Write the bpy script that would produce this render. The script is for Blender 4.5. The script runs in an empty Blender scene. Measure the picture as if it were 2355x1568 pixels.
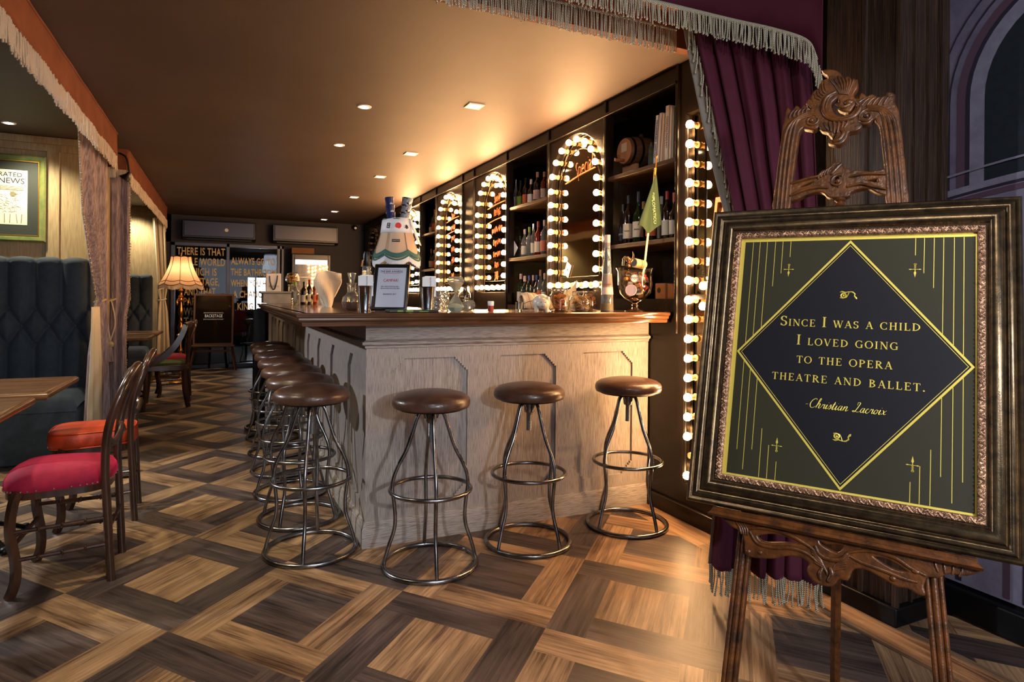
import bpy, bmesh, math, random
from mathutils import Vector, Matrix, Euler
random.seed(7)
SC = bpy.context.scene
COL = SC.collection
PI = math.pi
R = math.radians

# ------------------------------------------------------------------ camera
cam_data = bpy.data.cameras.new('camera')
cam = bpy.data.objects.new('camera', cam_data)
COL.objects.link(cam)
cam_data.sensor_width = 36.0
cam_data.lens = 1427.0 / 2355.0 * 36.0
cam_data.shift_y = -99.5 / 2355.0
cam_data.clip_start = 0.05
cam_data.clip_end = 60
cam.matrix_world = (Matrix.Translation((0, 0, 1.19)) @ Matrix.Rotation(-R(24.77), 4, 'Z')
                    @ Matrix.Rotation(R(90), 4, 'X') @ Matrix.Rotation(0.0083, 4, 'Z'))
SC.camera = cam

# ------------------------------------------------------------------ world and exposure
SC.view_settings.view_transform = 'Standard'
SC.view_settings.look = 'None'
SC.view_settings.gamma = 1.0
SC.view_settings.use_curve_mapping = False
SC.view_settings.exposure = 0.0
world = bpy.data.worlds.new('world')
SC.world = world
world.use_nodes = True
world.node_tree.nodes['Background'].inputs[0].default_value = (0.55, 0.62, 0.80, 1)
world.node_tree.nodes['Background'].inputs[1].default_value = 0.10

# ------------------------------------------------------------------ lights
def light(name, kind, loc, energy, color, target=None, size=0.1, size_y=None, spot=None, blend=0.5):
    d = bpy.data.lights.new(name, kind)
    d.energy = energy
    d.color = color
    if kind == 'AREA':
        d.size = size
        if size_y:
            d.shape = 'RECTANGLE'
            d.size_y = size_y
    else:
        d.shadow_soft_size = size
    if spot:
        d.spot_size = R(spot)
        d.spot_blend = blend
    o = bpy.data.objects.new(name, d)
    COL.objects.link(o)
    o.location = loc
    if target is not None:
        o.rotation_euler = (Vector(target) - Vector(loc)).to_track_quat('-Z', 'Y').to_euler()
    return o

# daylight entering through the street front behind the camera
light('daylight_front', 'AREA', (0.3, -2.6, 1.7), 42, (0.80, 0.88, 1.0), (0.6, 3, 1.0), 2.4, 1.6)
light('front_ceiling_lamp', 'SPOT', (0.15, -0.35, 2.95), 80, (1.0, 0.90, 0.78), (1.2, 1.6, 0.3), 0.06, spot=118, blend=0.6)
light('flash_beside_camera', 'SPOT', (0.95, -0.7, 1.45), 125, (0.94, 0.96, 1.0), (1.0, 3, 0.8), 0.05, spot=80, blend=0.6)  # unseen flash just right of the camera, throws the stool shadows on the bar front
light('booth_ceiling_lamp', 'SPOT', (-3.1, 5.0, 2.42), 330, (0.92, 0.95, 1.0), (0.5, 3.1, 0.6), 0.04, spot=75, blend=0.4)
light('booth_downlight_lamp', 'SPOT', (-1.45, 5.90, 2.44), 95, (1.0, 0.88, 0.62), (-1.40, 6.05, 0.9), 0.05, spot=118, blend=0.9)
light('booth_downlight_front_lamp', 'SPOT', (-1.45, 4.2, 2.44), 60, (1.0, 0.86, 0.58), (-1.0, 4.0, 0), 0.04, spot=80, blend=0.5)
light('booth_downlight_near_lamp', 'SPOT', (-1.0, 2.6, 2.44), 95, (1.0, 0.86, 0.58), (-0.5, 3.2, 0), 0.04, spot=80, blend=0.4)
light('booth_downlight_far_lamp', 'SPOT', (-1.25, 10.25, 2.44), 85, (1.0, 0.88, 0.64), (-1.2, 10.4, 0.9), 0.05, spot=118, blend=0.7)
light('aisle_lamp', 'SPOT', (-0.25, 3.6, 2.44), 45, (1.0, 0.86, 0.60), (-0.15, 3.8, 0), 0.05, spot=66, blend=0.5)
light('aisle_far_lamp', 'SPOT', (-0.1, 8.2, 2.44), 60, (1.0, 0.75, 0.45), (-0.1, 8.2, 0), 0.05, spot=80, blend=0.6)
light('mural_wash', 'AREA', (1.6, -1.6, 2.4), 26, (0.72, 0.82, 1.0), (2.5, 1.0, 1.5), 0.8, 0.8)
#light('glazed_room_window', 'AREA', (0.35, 15.6, 1.5), 170, (0.85, 0.93, 1.0), (0.2, 12, 0.5), 1.6, 1.6)

# ------------------------------------------------------------------ materials
def srgb(r, g, b):
    f = lambda c: ((c / 255) / 12.92) if c / 255 <= 0.04045 else (((c / 255) + 0.055) / 1.055) ** 2.4
    return (f(r), f(g), f(b), 1.0)

MC = {}
def mat(name, col, rough=0.5, metal=0.0, spec=0.5, emit=None, estr=0.0, trans=0.0, ior=1.45, alpha=1.0, sheen=0.0, coat=0.0,
        noise=None, bump=0.0, bscale=60.0, col2=None, nscale=(1, 1, 1), detail=6.0, lo=0.35, hi=0.65, uv=False, backface=False):
    """Principled material; col2 mixes in through a stretched noise, bump adds fine relief."""
    if name in MC:
        return MC[name]
    m = bpy.data.materials.new(name)
    m.use_nodes = True
    nt = m.node_tree
    b = nt.nodes['Principled BSDF']
    b.inputs['Base Color'].default_value = col
    b.inputs['Roughness'].default_value = rough
    b.inputs['Metallic'].default_value = metal
    b.inputs['Specular IOR Level'].default_value = spec
    b.inputs['IOR'].default_value = ior
    b.inputs['Alpha'].default_value = alpha
    b.inputs['Transmission Weight'].default_value = trans
    b.inputs['Sheen Weight'].default_value = sheen
    b.inputs['Sheen Roughness'].default_value = 0.4
    b.inputs['Sheen Tint'].default_value = tuple(min(1, c * 2.2 + .02) for c in col[:3]) + (1,)
    b.inputs['Coat Weight'].default_value = coat
    b.inputs['Coat Roughness'].default_value = 0.15
    if emit:
        b.inputs['Emission Color'].default_value = emit
        b.inputs['Emission Strength'].default_value = estr
    tc = None
    if col2 or bump:
        tc = nt.nodes.new('ShaderNodeTexCoord')
        mp = nt.nodes.new('ShaderNodeMapping')
        mp.inputs['Scale'].default_value = nscale
        nt.links.new(tc.outputs['UV' if uv else 'Object'], mp.inputs['Vector'])
    if col2:
        n = nt.nodes.new('ShaderNodeTexNoise')
        n.inputs['Scale'].default_value = noise or 8.0
        n.inputs['Detail'].default_value = detail
        n.inputs['Roughness'].default_value = 0.6
        nt.links.new(mp.outputs[0], n.inputs['Vector'])
        cr = nt.nodes.new('ShaderNodeValToRGB')
        cr.color_ramp.elements[0].position = lo
        cr.color_ramp.elements[0].color = col
        cr.color_ramp.elements[1].position = hi
        cr.color_ramp.elements[1].color = col2
        nt.links.new(n.outputs['Fac'], cr.inputs[0])
        nt.links.new(cr.outputs[0], b.inputs['Base Color'])
    if bump:
        n2 = nt.nodes.new('ShaderNodeTexNoise')
        n2.inputs['Scale'].default_value = bscale
        n2.inputs['Detail'].default_value = 4
        nt.links.new(mp.outputs[0], n2.inputs['Vector'])
        bp = nt.nodes.new('ShaderNodeBump')
        bp.inputs['Strength'].default_value = bump
        bp.inputs['Distance'].default_value = 0.01
        nt.links.new(n2.outputs['Fac'], bp.inputs['Height'])
        nt.links.new(bp.outputs[0], b.inputs['Normal'])
    MC[name] = m
    return m

M_dark_wood = mat('dark_stained_panel', srgb(13, 10, 8), 0.24, spec=0.35, col2=srgb(24, 18, 14), noise=9, nscale=(6, 6, 0.6), bump=0.12, bscale=40)
M_lime_v = mat('limed_oak_vertical', srgb(98, 88, 83), 0.62, col2=srgb(170, 161, 155), noise=34, nscale=(24, 24, 0.45), lo=0.36, hi=0.54, bump=0.25, bscale=30, detail=9)
M_lime_h = mat('limed_oak_horizontal', srgb(98, 88, 83), 0.62, col2=srgb(168, 160, 154), noise=34, nscale=(0.45, 0.45, 20), lo=0.36, hi=0.54, bump=0.25, bscale=30, detail=9)
M_top = mat('polished_countertop', srgb(58, 36, 22), 0.16, col2=srgb(104, 70, 44), noise=7, nscale=(0.7, 6, 8), coat=0.5, lo=0.3, hi=0.7)
M_ceiling = mat('painted_ceiling', srgb(80, 67, 61), 0.6, col2=srgb(71, 59, 54), noise=1.2)
M_leather = mat('worn_brown_leather', srgb(62, 42, 34), 0.34, col2=srgb(96, 66, 52), noise=9, bump=0.12, bscale=90, coat=0.15, lo=0.4, hi=0.75)
M_steel = mat('brushed_dark_steel', srgb(158, 158, 162), 0.25, metal=1.0, col2=srgb(96, 92, 92), noise=12)
M_screw = mat('grey_screw_steel', srgb(120, 125, 128), 0.45, metal=0.8)
M_chairwood = mat('dark_chair_wood', srgb(44, 27, 20), 0.26, col2=srgb(70, 42, 28), noise=6, nscale=(5, 5, 1), coat=0.4)
M_pink = mat('crimson_velvet', srgb(160, 14, 52), 0.8, sheen=1.0, col2=srgb(138, 10, 44), noise=30, bump=0.1, bscale=300)
M_orange = mat('orange_leather', srgb(196, 66, 26), 0.45, col2=srgb(176, 52, 20), noise=8, bump=0.1, bscale=120)
M_brass = mat('aged_brass', srgb(176, 120, 52), 0.3, metal=1.0)
M_gold = mat('gold_paint', srgb(196, 150, 70), 0.35, metal=0.9)
M_blackmetal = mat('black_iron', srgb(20, 20, 22), 0.4, metal=0.5)
M_black = mat('black_plastic', srgb(16, 16, 17), 0.35)
M_bench = mat('blue_grey_velvet', srgb(46, 56, 66), 0.85, sheen=0.9, col2=srgb(54, 64, 74), noise=25, bump=0.08, bscale=250)
M_boothwood = mat('booth_oak_panel', srgb(174, 154, 116), 0.55, col2=srgb(146, 126, 92), noise=14, nscale=(8, 8, 0.5), bump=0.12, bscale=30)
M_suede = mat('tan_suede', srgb(116, 62, 34), 0.9, col2=srgb(98, 50, 27), noise=5, sheen=0.3)
M_fringe_cream = mat('cream_fringe', srgb(204, 186, 162), 0.85, bump=0.5, bscale=400)
M_fringe_grey = mat('grey_gold_rope_fringe', srgb(150, 146, 120), 0.7, col2=srgb(186, 182, 160), noise=260, bump=0.8, bscale=260, detail=1)
M_cord = mat('gold_cord', srgb(176, 158, 110), 0.7)
M_velvet = mat('burgundy_velvet', srgb(72, 10, 36), 0.85, sheen=0.5, col2=srgb(66, 8, 30), noise=14, bump=0.06, bscale=200)
M_lining = mat('grey_lining', srgb(124, 116, 106), 0.85, bump=0.2, bscale=200)
M_taupe = mat('taupe_patterned_velvet', srgb(118, 100, 100), 0.7, sheen=0.5, col2=srgb(172, 152, 148), noise=60, nscale=(1.6, 1.6, 0.16), lo=0.40, hi=0.68, bump=0.2, bscale=120)
M_cream_lin = mat('cream_curtain_lining', srgb(214, 200, 168), 0.8)
M_mirror = mat('smoky_mirror', srgb(150, 140, 122), 0.04, metal=1.0)
M_bulb = mat('lit_bulb', srgb(255, 214, 160), 0.3, emit=(1.0, 0.55, 0.235, 1), estr=225.0)
M_bulb_off = mat('unlit_bulb', srgb(150, 120, 90), 0.1, trans=0.6)
M_socket = mat('bulb_socket', srgb(210, 170, 120), 0.4)
M_chalk = mat('orange_chalk_marker', srgb(228, 118, 72), 0.6)
M_white = mat('white_card', srgb(225, 226, 228), 0.6)
M_offwhite = mat('white_ceramic', srgb(222, 214, 198), 0.25)
M_glass = mat('clear_glass', (0.97, 0.98, 0.97, 1), 0.02, trans=1.0, ior=1.45)
M_greenglass = mat('dark_green_glass', srgb(24, 48, 24), 0.06, trans=0.35)
M_brownglass = mat('dark_brown_glass', srgb(28, 15, 8), 0.06, coat=0.5)
M_amber = mat('amber_spirit', srgb(150, 60, 14), 0.08, trans=0.5)
M_redglass = mat('red_spirit', srgb(140, 24, 10), 0.08, trans=0.4)
M_clearbottle = mat('clear_bottle_glass', srgb(205, 210, 205), 0.04, trans=0.85)
M_blueglass = mat('blue_glass', srgb(20, 26, 80), 0.08, trans=0.3)
M_tin = mat('polished_tin', srgb(205, 208, 212), 0.16, metal=1.0)
M_paper = mat('paper_label', srgb(208, 202, 184), 0.7)
M_ink = mat('black_ink', srgb(18, 18, 20), 0.7)
M_cork = mat('cork', srgb(176, 130, 80), 0.8)

# ------------------------------------------------------------------ mesh helpers
class MB:
    def __init__(s):
        s.v = []; s.f = []; s.uv = None; s.mi = []; s.cur = 0
    def add(s, vs, fs):
        n = len(s.v)
        s.v += [tuple(v) for v in vs]
        s.f += [tuple(i + n for i in f) for f in fs]
        s.mi += [s.cur] * len(fs)
        return s
    def box(s, x0, x1, y0, y1, z0, z1):
        vs = [(x, y, z) for z in (z0, z1) for y in (y0, y1) for x in (x0, x1)]
        return s.add(vs, [(0, 2, 3, 1), (4, 5, 7, 6), (0, 1, 5, 4), (2, 6, 7, 3), (0, 4, 6, 2), (1, 3, 7, 5)])
    def tf(s, M, start=0):
        for i in range(start, len(s.v)):
            s.v[i] = tuple(M @ Vector(s.v[i]))
        return s
    def lathe(s, prof, n=24, c=(0, 0, 0), sc=(1, 1), cap=True):
        vs = []; fs = []
        for r, z in prof:
            for k in range(n):
                a = 2 * PI * k / n
                vs.append((c[0] + r * sc[0] * math.cos(a), c[1] + r * sc[1] * math.sin(a), c[2] + z))
        for i in range(len(prof) - 1):
            for k in range(n):
                k2 = (k + 1) % n
                fs.append((i * n + k, i * n + k2, (i + 1) * n + k2, (i + 1) * n + k))
        if cap:
            fs.append(tuple(range(n - 1, -1, -1)))
            fs.append(tuple((len(prof) - 1) * n + k for k in range(n)))
        return s.add(vs, fs)
    def tube(s, pts, r, n=8, closed=False, rs=None, flat=1.0):
        P = [Vector(p) for p in pts]
        m = len(P)
        if m < 2: return s
        vs = []; fs = []
        up = None
        for i in range(m):
            if closed: t = P[(i + 1) % m] - P[i - 1]
            else: t = P[min(i + 1, m - 1)] - P[max(i - 1, 0)]
            t.normalize()
            if up is None:
                up = Vector((0, 0, 1)) if abs(t.z) < 0.9 else Vector((1, 0, 0))
            a = t.cross(up)
            if a.length < 1e-6: a = t.cross(Vector((0.3, 1, 0.2)))
            a.normalize()
            b = a.cross(t).normalized()
            up = b
            rr = rs[i] if rs else r
            for k in range(n):
                an = 2 * PI * k / n
                vs.append(P[i] + a * (rr * math.cos(an)) + b * (rr * math.sin(an) * flat))
        q = m if closed else m - 1
        for i in range(q):
            for k in range(n):
                k2 = (k + 1) % n; j = (i + 1) % m
                fs.append((i * n + k, i * n + k2, j * n + k2, j * n + k))
        if not closed:
            fs.append(tuple(range(n - 1, -1, -1)))
            fs.append(tuple((m - 1) * n + k for k in range(n)))
        return s.add(vs, fs)
    def cyl(s, p0, p1, r, n=12, r1=None):
        return s.tube([p0, p1], r, n, rs=[r, r if r1 is None else r1])
    def ball(s, c, r, n=12, m=8, sc=(1, 1, 1)):
        vs = [(c[0], c[1], c[2] - r * sc[2])]; fs = []
        for i in range(1, m):
            th = PI * i / m
            for k in range(n):
                a = 2 * PI * k / n
                vs.append((c[0] + r * sc[0] * math.sin(th) * math.cos(a), c[1] + r * sc[1] * math.sin(th) * math.sin(a), c[2] - r * sc[2] * math.cos(th)))
        vs.append((c[0], c[1], c[2] + r * sc[2]))
        for k in range(n):
            fs.append((0, 1 + (k + 1) % n, 1 + k))
            fs.append((len(vs) - 1, 1 + (m - 2) * n + k, 1 + (m - 2) * n + (k + 1) % n))
        for i in range(m - 2):
            for k in range(n):
                a = 1 + i * n + k; b = 1 + i * n + (k + 1) % n
                fs.append((a, b, b + n, a + n))
        return s.add(vs, fs)
    def grid(s, fn, nu, nv):
        vs = [fn(i / nu, j / nv) for j in range(nv + 1) for i in range(nu + 1)]
        fs = [(j * (nu + 1) + i, j * (nu + 1) + i + 1, (j + 1) * (nu + 1) + i + 1, (j + 1) * (nu + 1) + i) for j in range(nv) for i in range(nu)]
        return s.add(vs, fs)
    def prism(s, poly, h0, h1):
        """poly in xy, extruded in z"""
        n = len(poly)
        vs = [(x, y, h0) for x, y in poly] + [(x, y, h1) for x, y in poly]
        fs = [tuple(range(n - 1, -1, -1)), tuple(range(n, 2 * n))] + [(i, (i + 1) % n, n + (i + 1) % n, n + i) for i in range(n)]
        return s.add(vs, fs)
    def sweep(s, prof, path, closed=False):
        """prof: (offset outward, z) points swept round a plan path of (x, y, z0); mitred corners."""
        P = [Vector(p) for p in path]; m = len(P); vs = []; fs = []
        for i in range(m):
            a = P[i] - P[i - 1] if (closed or i > 0) else P[1] - P[0]
            b = P[(i + 1) % m] - P[i] if (closed or i < m - 1) else a
            a = Vector((a.x, a.y)).normalized(); b = Vector((b.x, b.y)).normalized()
            na = Vector((a.y, -a.x)); nb = Vector((b.y, -b.x))
            nn = na + nb
            nn = nn / max(nn.length_squared / 2, 1e-3)
            for o, z in prof:
                vs.append((P[i].x + nn.x * o, P[i].y + nn.y * o, P[i].z + z))
        k = len(prof)
        q = m if closed else m - 1
        for i in range(q):
            j = (i + 1) % m
            for t in range(k):
                t2 = (t + 1) % k
                fs.append((i * k + t, i * k + t2, j * k + t2, j * k + t))
        if not closed:
            fs.append(tuple(range(k - 1, -1, -1)))
            fs.append(tuple((m - 1) * k + t for t in range(k)))
        return s.add(vs, fs)
    def mesh(s, name, m=None, smooth=True, angle=40):
        me = bpy.data.meshes.new(name)
        me.from_pydata(s.v, [], s.f)
        me.validate()
        for mm in (m if isinstance(m, (list, tuple)) else [m]):
            if mm: me.materials.append(mm)
        if isinstance(m, (list, tuple)) and len(me.polygons) == len(s.mi):
            me.polygons.foreach_set('material_index', s.mi)
        bm = bmesh.new(); bm.from_mesh(me)
        bmesh.ops.recalc_face_normals(bm, faces=bm.faces)
        bm.to_mesh(me); bm.free()
        if smooth:
            me.polygons.foreach_set('use_smooth', [True] * len(me.polygons))
            me.set_sharp_from_angle(angle=R(angle))
        me.update()
        return me
    def build(s, name, m, parent=None, loc=None, smooth=True, bevel=0, solid=0, angle=40, label=None, segs=2, sub=0):
        o = bpy.data.objects.new(name, s.mesh(name, m, smooth, angle))
        COL.objects.link(o)
        if parent: o.parent = parent
        if loc: o.location = loc
        if bevel:
            b = o.modifiers.new('bevel', 'BEVEL'); b.width = bevel; b.segments = segs; b.limit_method = 'ANGLE'; b.angle_limit = R(35)
        if solid:
            b = o.modifiers.new('solid', 'SOLIDIFY'); b.thickness = solid; b.offset = 0
        if sub:
            b = o.modifiers.new('sub', 'SUBSURF'); b.levels = sub; b.render_levels = sub
        if label: o['label'] = label
        return o

def tag(o, label, cat, group=None, kind=None):
    o['label'] = label; o['category'] = cat
    if group: o['group'] = group
    if kind: o['kind'] = kind
    return o
def struct(o, label=None):
    o['kind'] = 'structure'
    if label: o['label'] = label
    return o
def thing(name, label, cat, loc=(0, 0, 0), rz=0, group=None):
    o = bpy.data.objects.new(name, None); COL.objects.link(o)
    o.empty_display_size = 0.05
    o.location = loc; o.rotation_euler = (0, 0, rz)
    return tag(o, label, cat, group)
def dup(src, loc=None, rz=None, label=None, group=None, parent=None):
    c = src.copy(); COL.objects.link(c)
    if parent: c.parent = parent
    if loc is not None: c.location = loc
    if rz is not None: c.rotation_euler = (0, 0, rz)
    if label: c['label'] = label
    if group: c['group'] = group
    for ch in src.children: dup(ch, parent=c)
    return c
def smoothstep(t):
    t = max(0.0, min(1.0, t)); return t * t * (3 - 2 * t)
def bez(pts, n=8):
    """Catmull-Rom through points"""
    P = [Vector(p) for p in pts]; out = []
    for i in range(len(P) - 1):
        p0 = P[max(i - 1, 0)]; p1 = P[i]; p2 = P[i + 1]; p3 = P[min(i + 2, len(P) - 1)]
        for k in range(n):
            t = k / n
            out.append(0.5 * ((2 * p1) + (p2 - p0) * t + (2 * p0 - 5 * p1 + 4 * p2 - p3) * t * t + (3 * p1 - p0 - 3 * p2 + p3) * t ** 3))
    out.append(P[-1]); return out
def text(s, size, m, M, parent=None, name='lettering', shear=0.0, align='CENTER', thin=0.0, space=1.0, word=1.0, sx=1.0, depth=0.0005, line=1.0):
    cu = bpy.data.curves.new(name, 'FONT')
    cu.body = s; cu.size = size; cu.shear = shear; cu.align_x = align; cu.align_y = 'CENTER'
    cu.space_character = space; cu.space_word = word; cu.offset = thin; cu.extrude = depth; cu.space_line = line
    cu.resolution_u = 3
    t = bpy.data.objects.new('tmp', cu)
    COL.objects.link(t)
    dg = bpy.context.evaluated_depsgraph_get()
    me = bpy.data.meshes.new_from_object(t.evaluated_get(dg))
    bpy.data.objects.remove(t); bpy.data.curves.remove(cu)
    me.transform(M @ Matrix.Diagonal((sx, 1, 1, 1)))
    me.materials.clear(); me.materials.append(m)
    o = bpy.data.objects.new(name, me); COL.objects.link(o)
    if parent: o.parent = parent
    return o
def frame_m(origin, x, y):
    """matrix with local x,y axes"""
    x = Vector(x).normalized(); y = Vector(y); y = (y - x * y.dot(x)).normalized(); z = x.cross(y)
    M = Matrix.Identity(4)
    for i in range(3):
        M[i][0] = x[i]; M[i][1] = y[i]; M[i][2] = z[i]; M[i][3] = origin[i]
    return M
def flat_shape(polys, depth, bevel=0.0, name='carved'):
    """filled 2D curve with holes -> mesh data in xy, extruded in z"""
    cu = bpy.data.curves.new(name, 'CURVE'); cu.dimensions = '2D'; cu.fill_mode = 'BOTH'
    cu.extrude = depth; cu.bevel_depth = bevel; cu.bevel_resolution = 2
    for poly in polys:
        sp = cu.splines.new('POLY'); sp.points.add(len(poly) - 1)
        for i, (x, y) in enumerate(poly): sp.points[i].co = (x, y, 0, 1)
        sp.use_cyclic_u = True
    t = bpy.data.objects.new('tmp', cu); COL.objects.link(t)
    dg = bpy.context.evaluated_depsgraph_get()
    me = bpy.data.meshes.new_from_object(t.evaluated_get(dg))
    bpy.data.objects.remove(t); bpy.data.curves.remove(cu)
    return me
def link_mesh(me, name, m, parent=None, M=None):
    if M is not None: me.transform(M)
    me.materials.clear(); me.materials.append(m)
    me.polygons.foreach_set('use_smooth', [True] * len(me.polygons)); me.set_sharp_from_angle(angle=R(40))
    o = bpy.data.objects.new(name, me); COL.objects.link(o)
    if parent: o.parent = parent
    return o
def spline2(pts, n=5, closed=True):
    P = pts; m = len(P); out = []
    for i in range(m if closed else m - 1):
        if closed: q = [P[(i - 1) % m], P[i], P[(i + 1) % m], P[(i + 2) % m]]
        else: q = [P[max(i - 1, 0)], P[i], P[i + 1], P[min(i + 2, m - 1)]]
        for k in range(n):
            t = k / n
            out.append(tuple(0.5 * (2 * q[1][d] + (q[2][d] - q[0][d]) * t + (2 * q[0][d] - 5 * q[1][d] + 4 * q[2][d] - q[3][d]) * t * t + (3 * q[1][d] - q[0][d] - 3 * q[2][d] + q[3][d]) * t ** 3) for d in (0, 1)))
    if not closed: out.append(tuple(P[-1]))
    return out
# ================================================================== SETTING
YB = 11.3
# ---- floor: planks laid as pinwheel tiles, turned 45 degrees to the bar
def floor_material():
    m = bpy.data.materials.new('pinwheel_oak_floor'); m.use_nodes = True
    nt = m.node_tree; N = nt.nodes; L = nt.links; b = N['Principled BSDF']
    uv = N.new('ShaderNodeUVMap'); uv.uv_map = 'uv'
    def att(n):
        a = N.new('ShaderNodeAttribute'); a.attribute_name = n; return a.outputs['Fac']
    mp = N.new('ShaderNodeMapping'); mp.inputs['Scale'].default_value = (3.0, 75, 1); L.new(uv.outputs[0], mp.inputs[0])
    n1 = N.new('ShaderNodeTexNoise'); n1.inputs['Scale'].default_value = 1.0; n1.inputs['Detail'].default_value = 9; n1.inputs['Roughness'].default_value = 0.68; n1.inputs['Distortion'].default_value = 0.5
    L.new(mp.outputs[0], n1.inputs[0])
    mp2 = N.new('ShaderNodeMapping'); mp2.inputs['Scale'].default_value = (1.6, 7, 1); L.new(uv.outputs[0], mp2.inputs[0])
    n2 = N.new('ShaderNodeTexNoise'); n2.inputs['Scale'].default_value = 1.4; n2.inputs['Detail'].default_value = 3; L.new(mp2.outputs[0], n2.inputs[0])
    def ramp(c0, c1, p0, p1):
        r = N.new('ShaderNodeValToRGB'); e = r.color_ramp.elements
        e[0].position = p0; e[0].color = c0; e[1].position = p1; e[1].color = c1
        return r
    add = N.new('ShaderNodeMath'); add.operation = 'MULTIPLY_ADD'; L.new(n2.outputs[0], add.inputs[0]); add.inputs[1].default_value = 0.55
    sc = N.new('ShaderNodeMath'); sc.operation = 'MULTIPLY'; L.new(n1.outputs[0], sc.inputs[0]); sc.inputs[1].default_value = 0.6; L.new(sc.outputs[0], add.inputs[2])
    rl = ramp(srgb(78, 54, 38), srgb(178, 142, 104), 0.44, 0.70)
    rd = ramp(srgb(34, 27, 26), srgb(104, 86, 78), 0.44, 0.78)
    for r in (rl, rd): L.new(add.outputs[0], r.inputs[0])
    mx = N.new('ShaderNodeMix'); mx.data_type = 'RGBA'; L.new(att('tone'), mx.inputs[0]); L.new(rd.outputs[0], mx.inputs[6]); L.new(rl.outputs[0], mx.inputs[7])
    hs = N.new('ShaderNodeHueSaturation'); L.new(mx.outputs[2], hs.inputs['Color'])
    mr = N.new('ShaderNodeMapRange'); L.new(att('vary'), mr.inputs[0]); mr.inputs[3].default_value = 0.82; mr.inputs[4].default_value = 1.15; L.new(mr.outputs[0], hs.inputs['Value'])
    L.new(hs.outputs[0], b.inputs['Base Color'])
    b.inputs['Roughness'].default_value = 0.42
    bp = N.new('ShaderNodeBump'); bp.inputs['Strength'].default_value = 0.25; bp.inputs['Distance'].default_value = 0.004; L.new(n1.outputs[0], bp.inputs['Height']); L.new(bp.outputs[0], b.inputs['Normal'])
    return m
M_floor = floor_material()
def plank_mesh(name, rects):
    vs = []; fs = []; uvs = []; tone = []; vary = []
    for q, ulen, vlen, t in rects:
        n = len(vs); vs += q; fs.append((n, n + 1, n + 2, n + 3))
        ou, ov = random.random() * 40, random.random() * 40
        uvs += [(ou, ov), (ou + ulen, ov), (ou + ulen, ov + vlen), (ou, ov + vlen)]
        tone.append(t); vary.append(random.random())
    me = bpy.data.meshes.new(name); me.from_pydata(vs, [], fs)
    ul = me.uv_layers.new(name='uv')
    for k, c in enumerate(uvs): ul.data[k].uv = c
    for nm, arr in (('tone', tone), ('vary', vary)):
        a = me.attributes.new(nm, 'FLOAT', 'FACE'); a.data.foreach_set('value', arr)
    me.materials.append(M_floor)
    return me
def floor_rects():
    O = Vector((-0.176, 2.498)); e1 = Vector((0.4387, 0.4484)); e2 = Vector((0.3969, -0.4847)); w = 0.24; out = []
    def q(a0, a1, b0, b1, along_a, t):
        P = lambda a, b: tuple(O + e1 * (i + a) + e2 * (j + b)) + (0.0,)
        if along_a: return ([P(a0, b0), P(a1, b0), P(a1, b1), P(a0, b1)], (a1 - a0) * .62, (b1 - b0) * .62, t)
        return ([P(a0, b0), P(a0, b1), P(a1, b1), P(a1, b0)], (b1 - b0) * .62, (a1 - a0) * .62, t)
    for i in range(-16, 22):
        for j in range(-22, 16):
            c = O + e1 * (i + .5) + e2 * (j + .5)
            if not (-3.9 < c.x < 2.75 and -1.6 < c.y < YB + 0.1): continue
            t = 1.0 if (i + j) % 2 == 0 else 0.0
            for a0, a1, b0, b1, al in ((0, 1 - w, 0, w, 1), (1 - w, 1, 0, 1 - w, 0), (w, 1, 1 - w, 1, 1), (0, w, w, 1, 0)):
                if al:
                    h = (b0 + b1) / 2
                    out.append(q(a0, a1, b0, h, 1, t)); out.append(q(a0, a1, h, b1, 1, t))
                else:
                    h = (a0 + a1) / 2
                    out.append(q(a0, h, b0, b1, 0, t)); out.append(q(h, a1, b0, b1, 0, t))
            cm = (i * 7 + j * 3) % 2
            for k in range(3):
                z0 = w + (1 - 2 * w) * k / 3; z1 = w + (1 - 2 * w) * (k + 1) / 3
                out.append(q(w, 1 - w, z0, z1, 1, 1 - t) if cm else q(z0, z1, w, 1 - w, 0, 1 - t))
    return out
fo = bpy.data.objects.new('floor', plank_mesh('floor', floor_rects())); COL.objects.link(fo); struct(fo)
br = []
for k in range(6):
    y0 = 1.7 - .02 + k * 0.62 - 1.2
    br.append(([(2.07, y0, .0012), (2.07, y0 + .62, .0012), (2.255, y0 + .62, .0012), (2.255, y0, .0012)], .62, .18, 0.8))
fb = bpy.data.objects.new('trim_1', plank_mesh('floor_border', br)); COL.objects.link(fb); struct(fb, 'plank border of the floor along the right wall')
MB().box(-3.9, 3.2, -3.2, YB + .1, -0.08, -0.004).build('floor_slab', M_black, smooth=False)['kind'] = 'structure'

# ---- ceilings
struct(MB().box(-3.7, 2.7, 2.56, YB + .1, 2.48, 2.60).build('ceiling', M_ceiling, smooth=False))
M_ceil2 = mat('upper_ceiling', srgb(40, 36, 36), 0.8)
struct(MB().box(-3.7, 2.7, -3.2, 2.56, 3.02, 3.10).build('ceiling_front', M_ceil2, smooth=False))
struct(MB().box(-3.7, 2.7, 2.50, 2.56, 2.46, 3.02).build('wall_soffit', mat('soffit_brown', srgb(96, 52, 30), 0.8), smooth=False))

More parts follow.
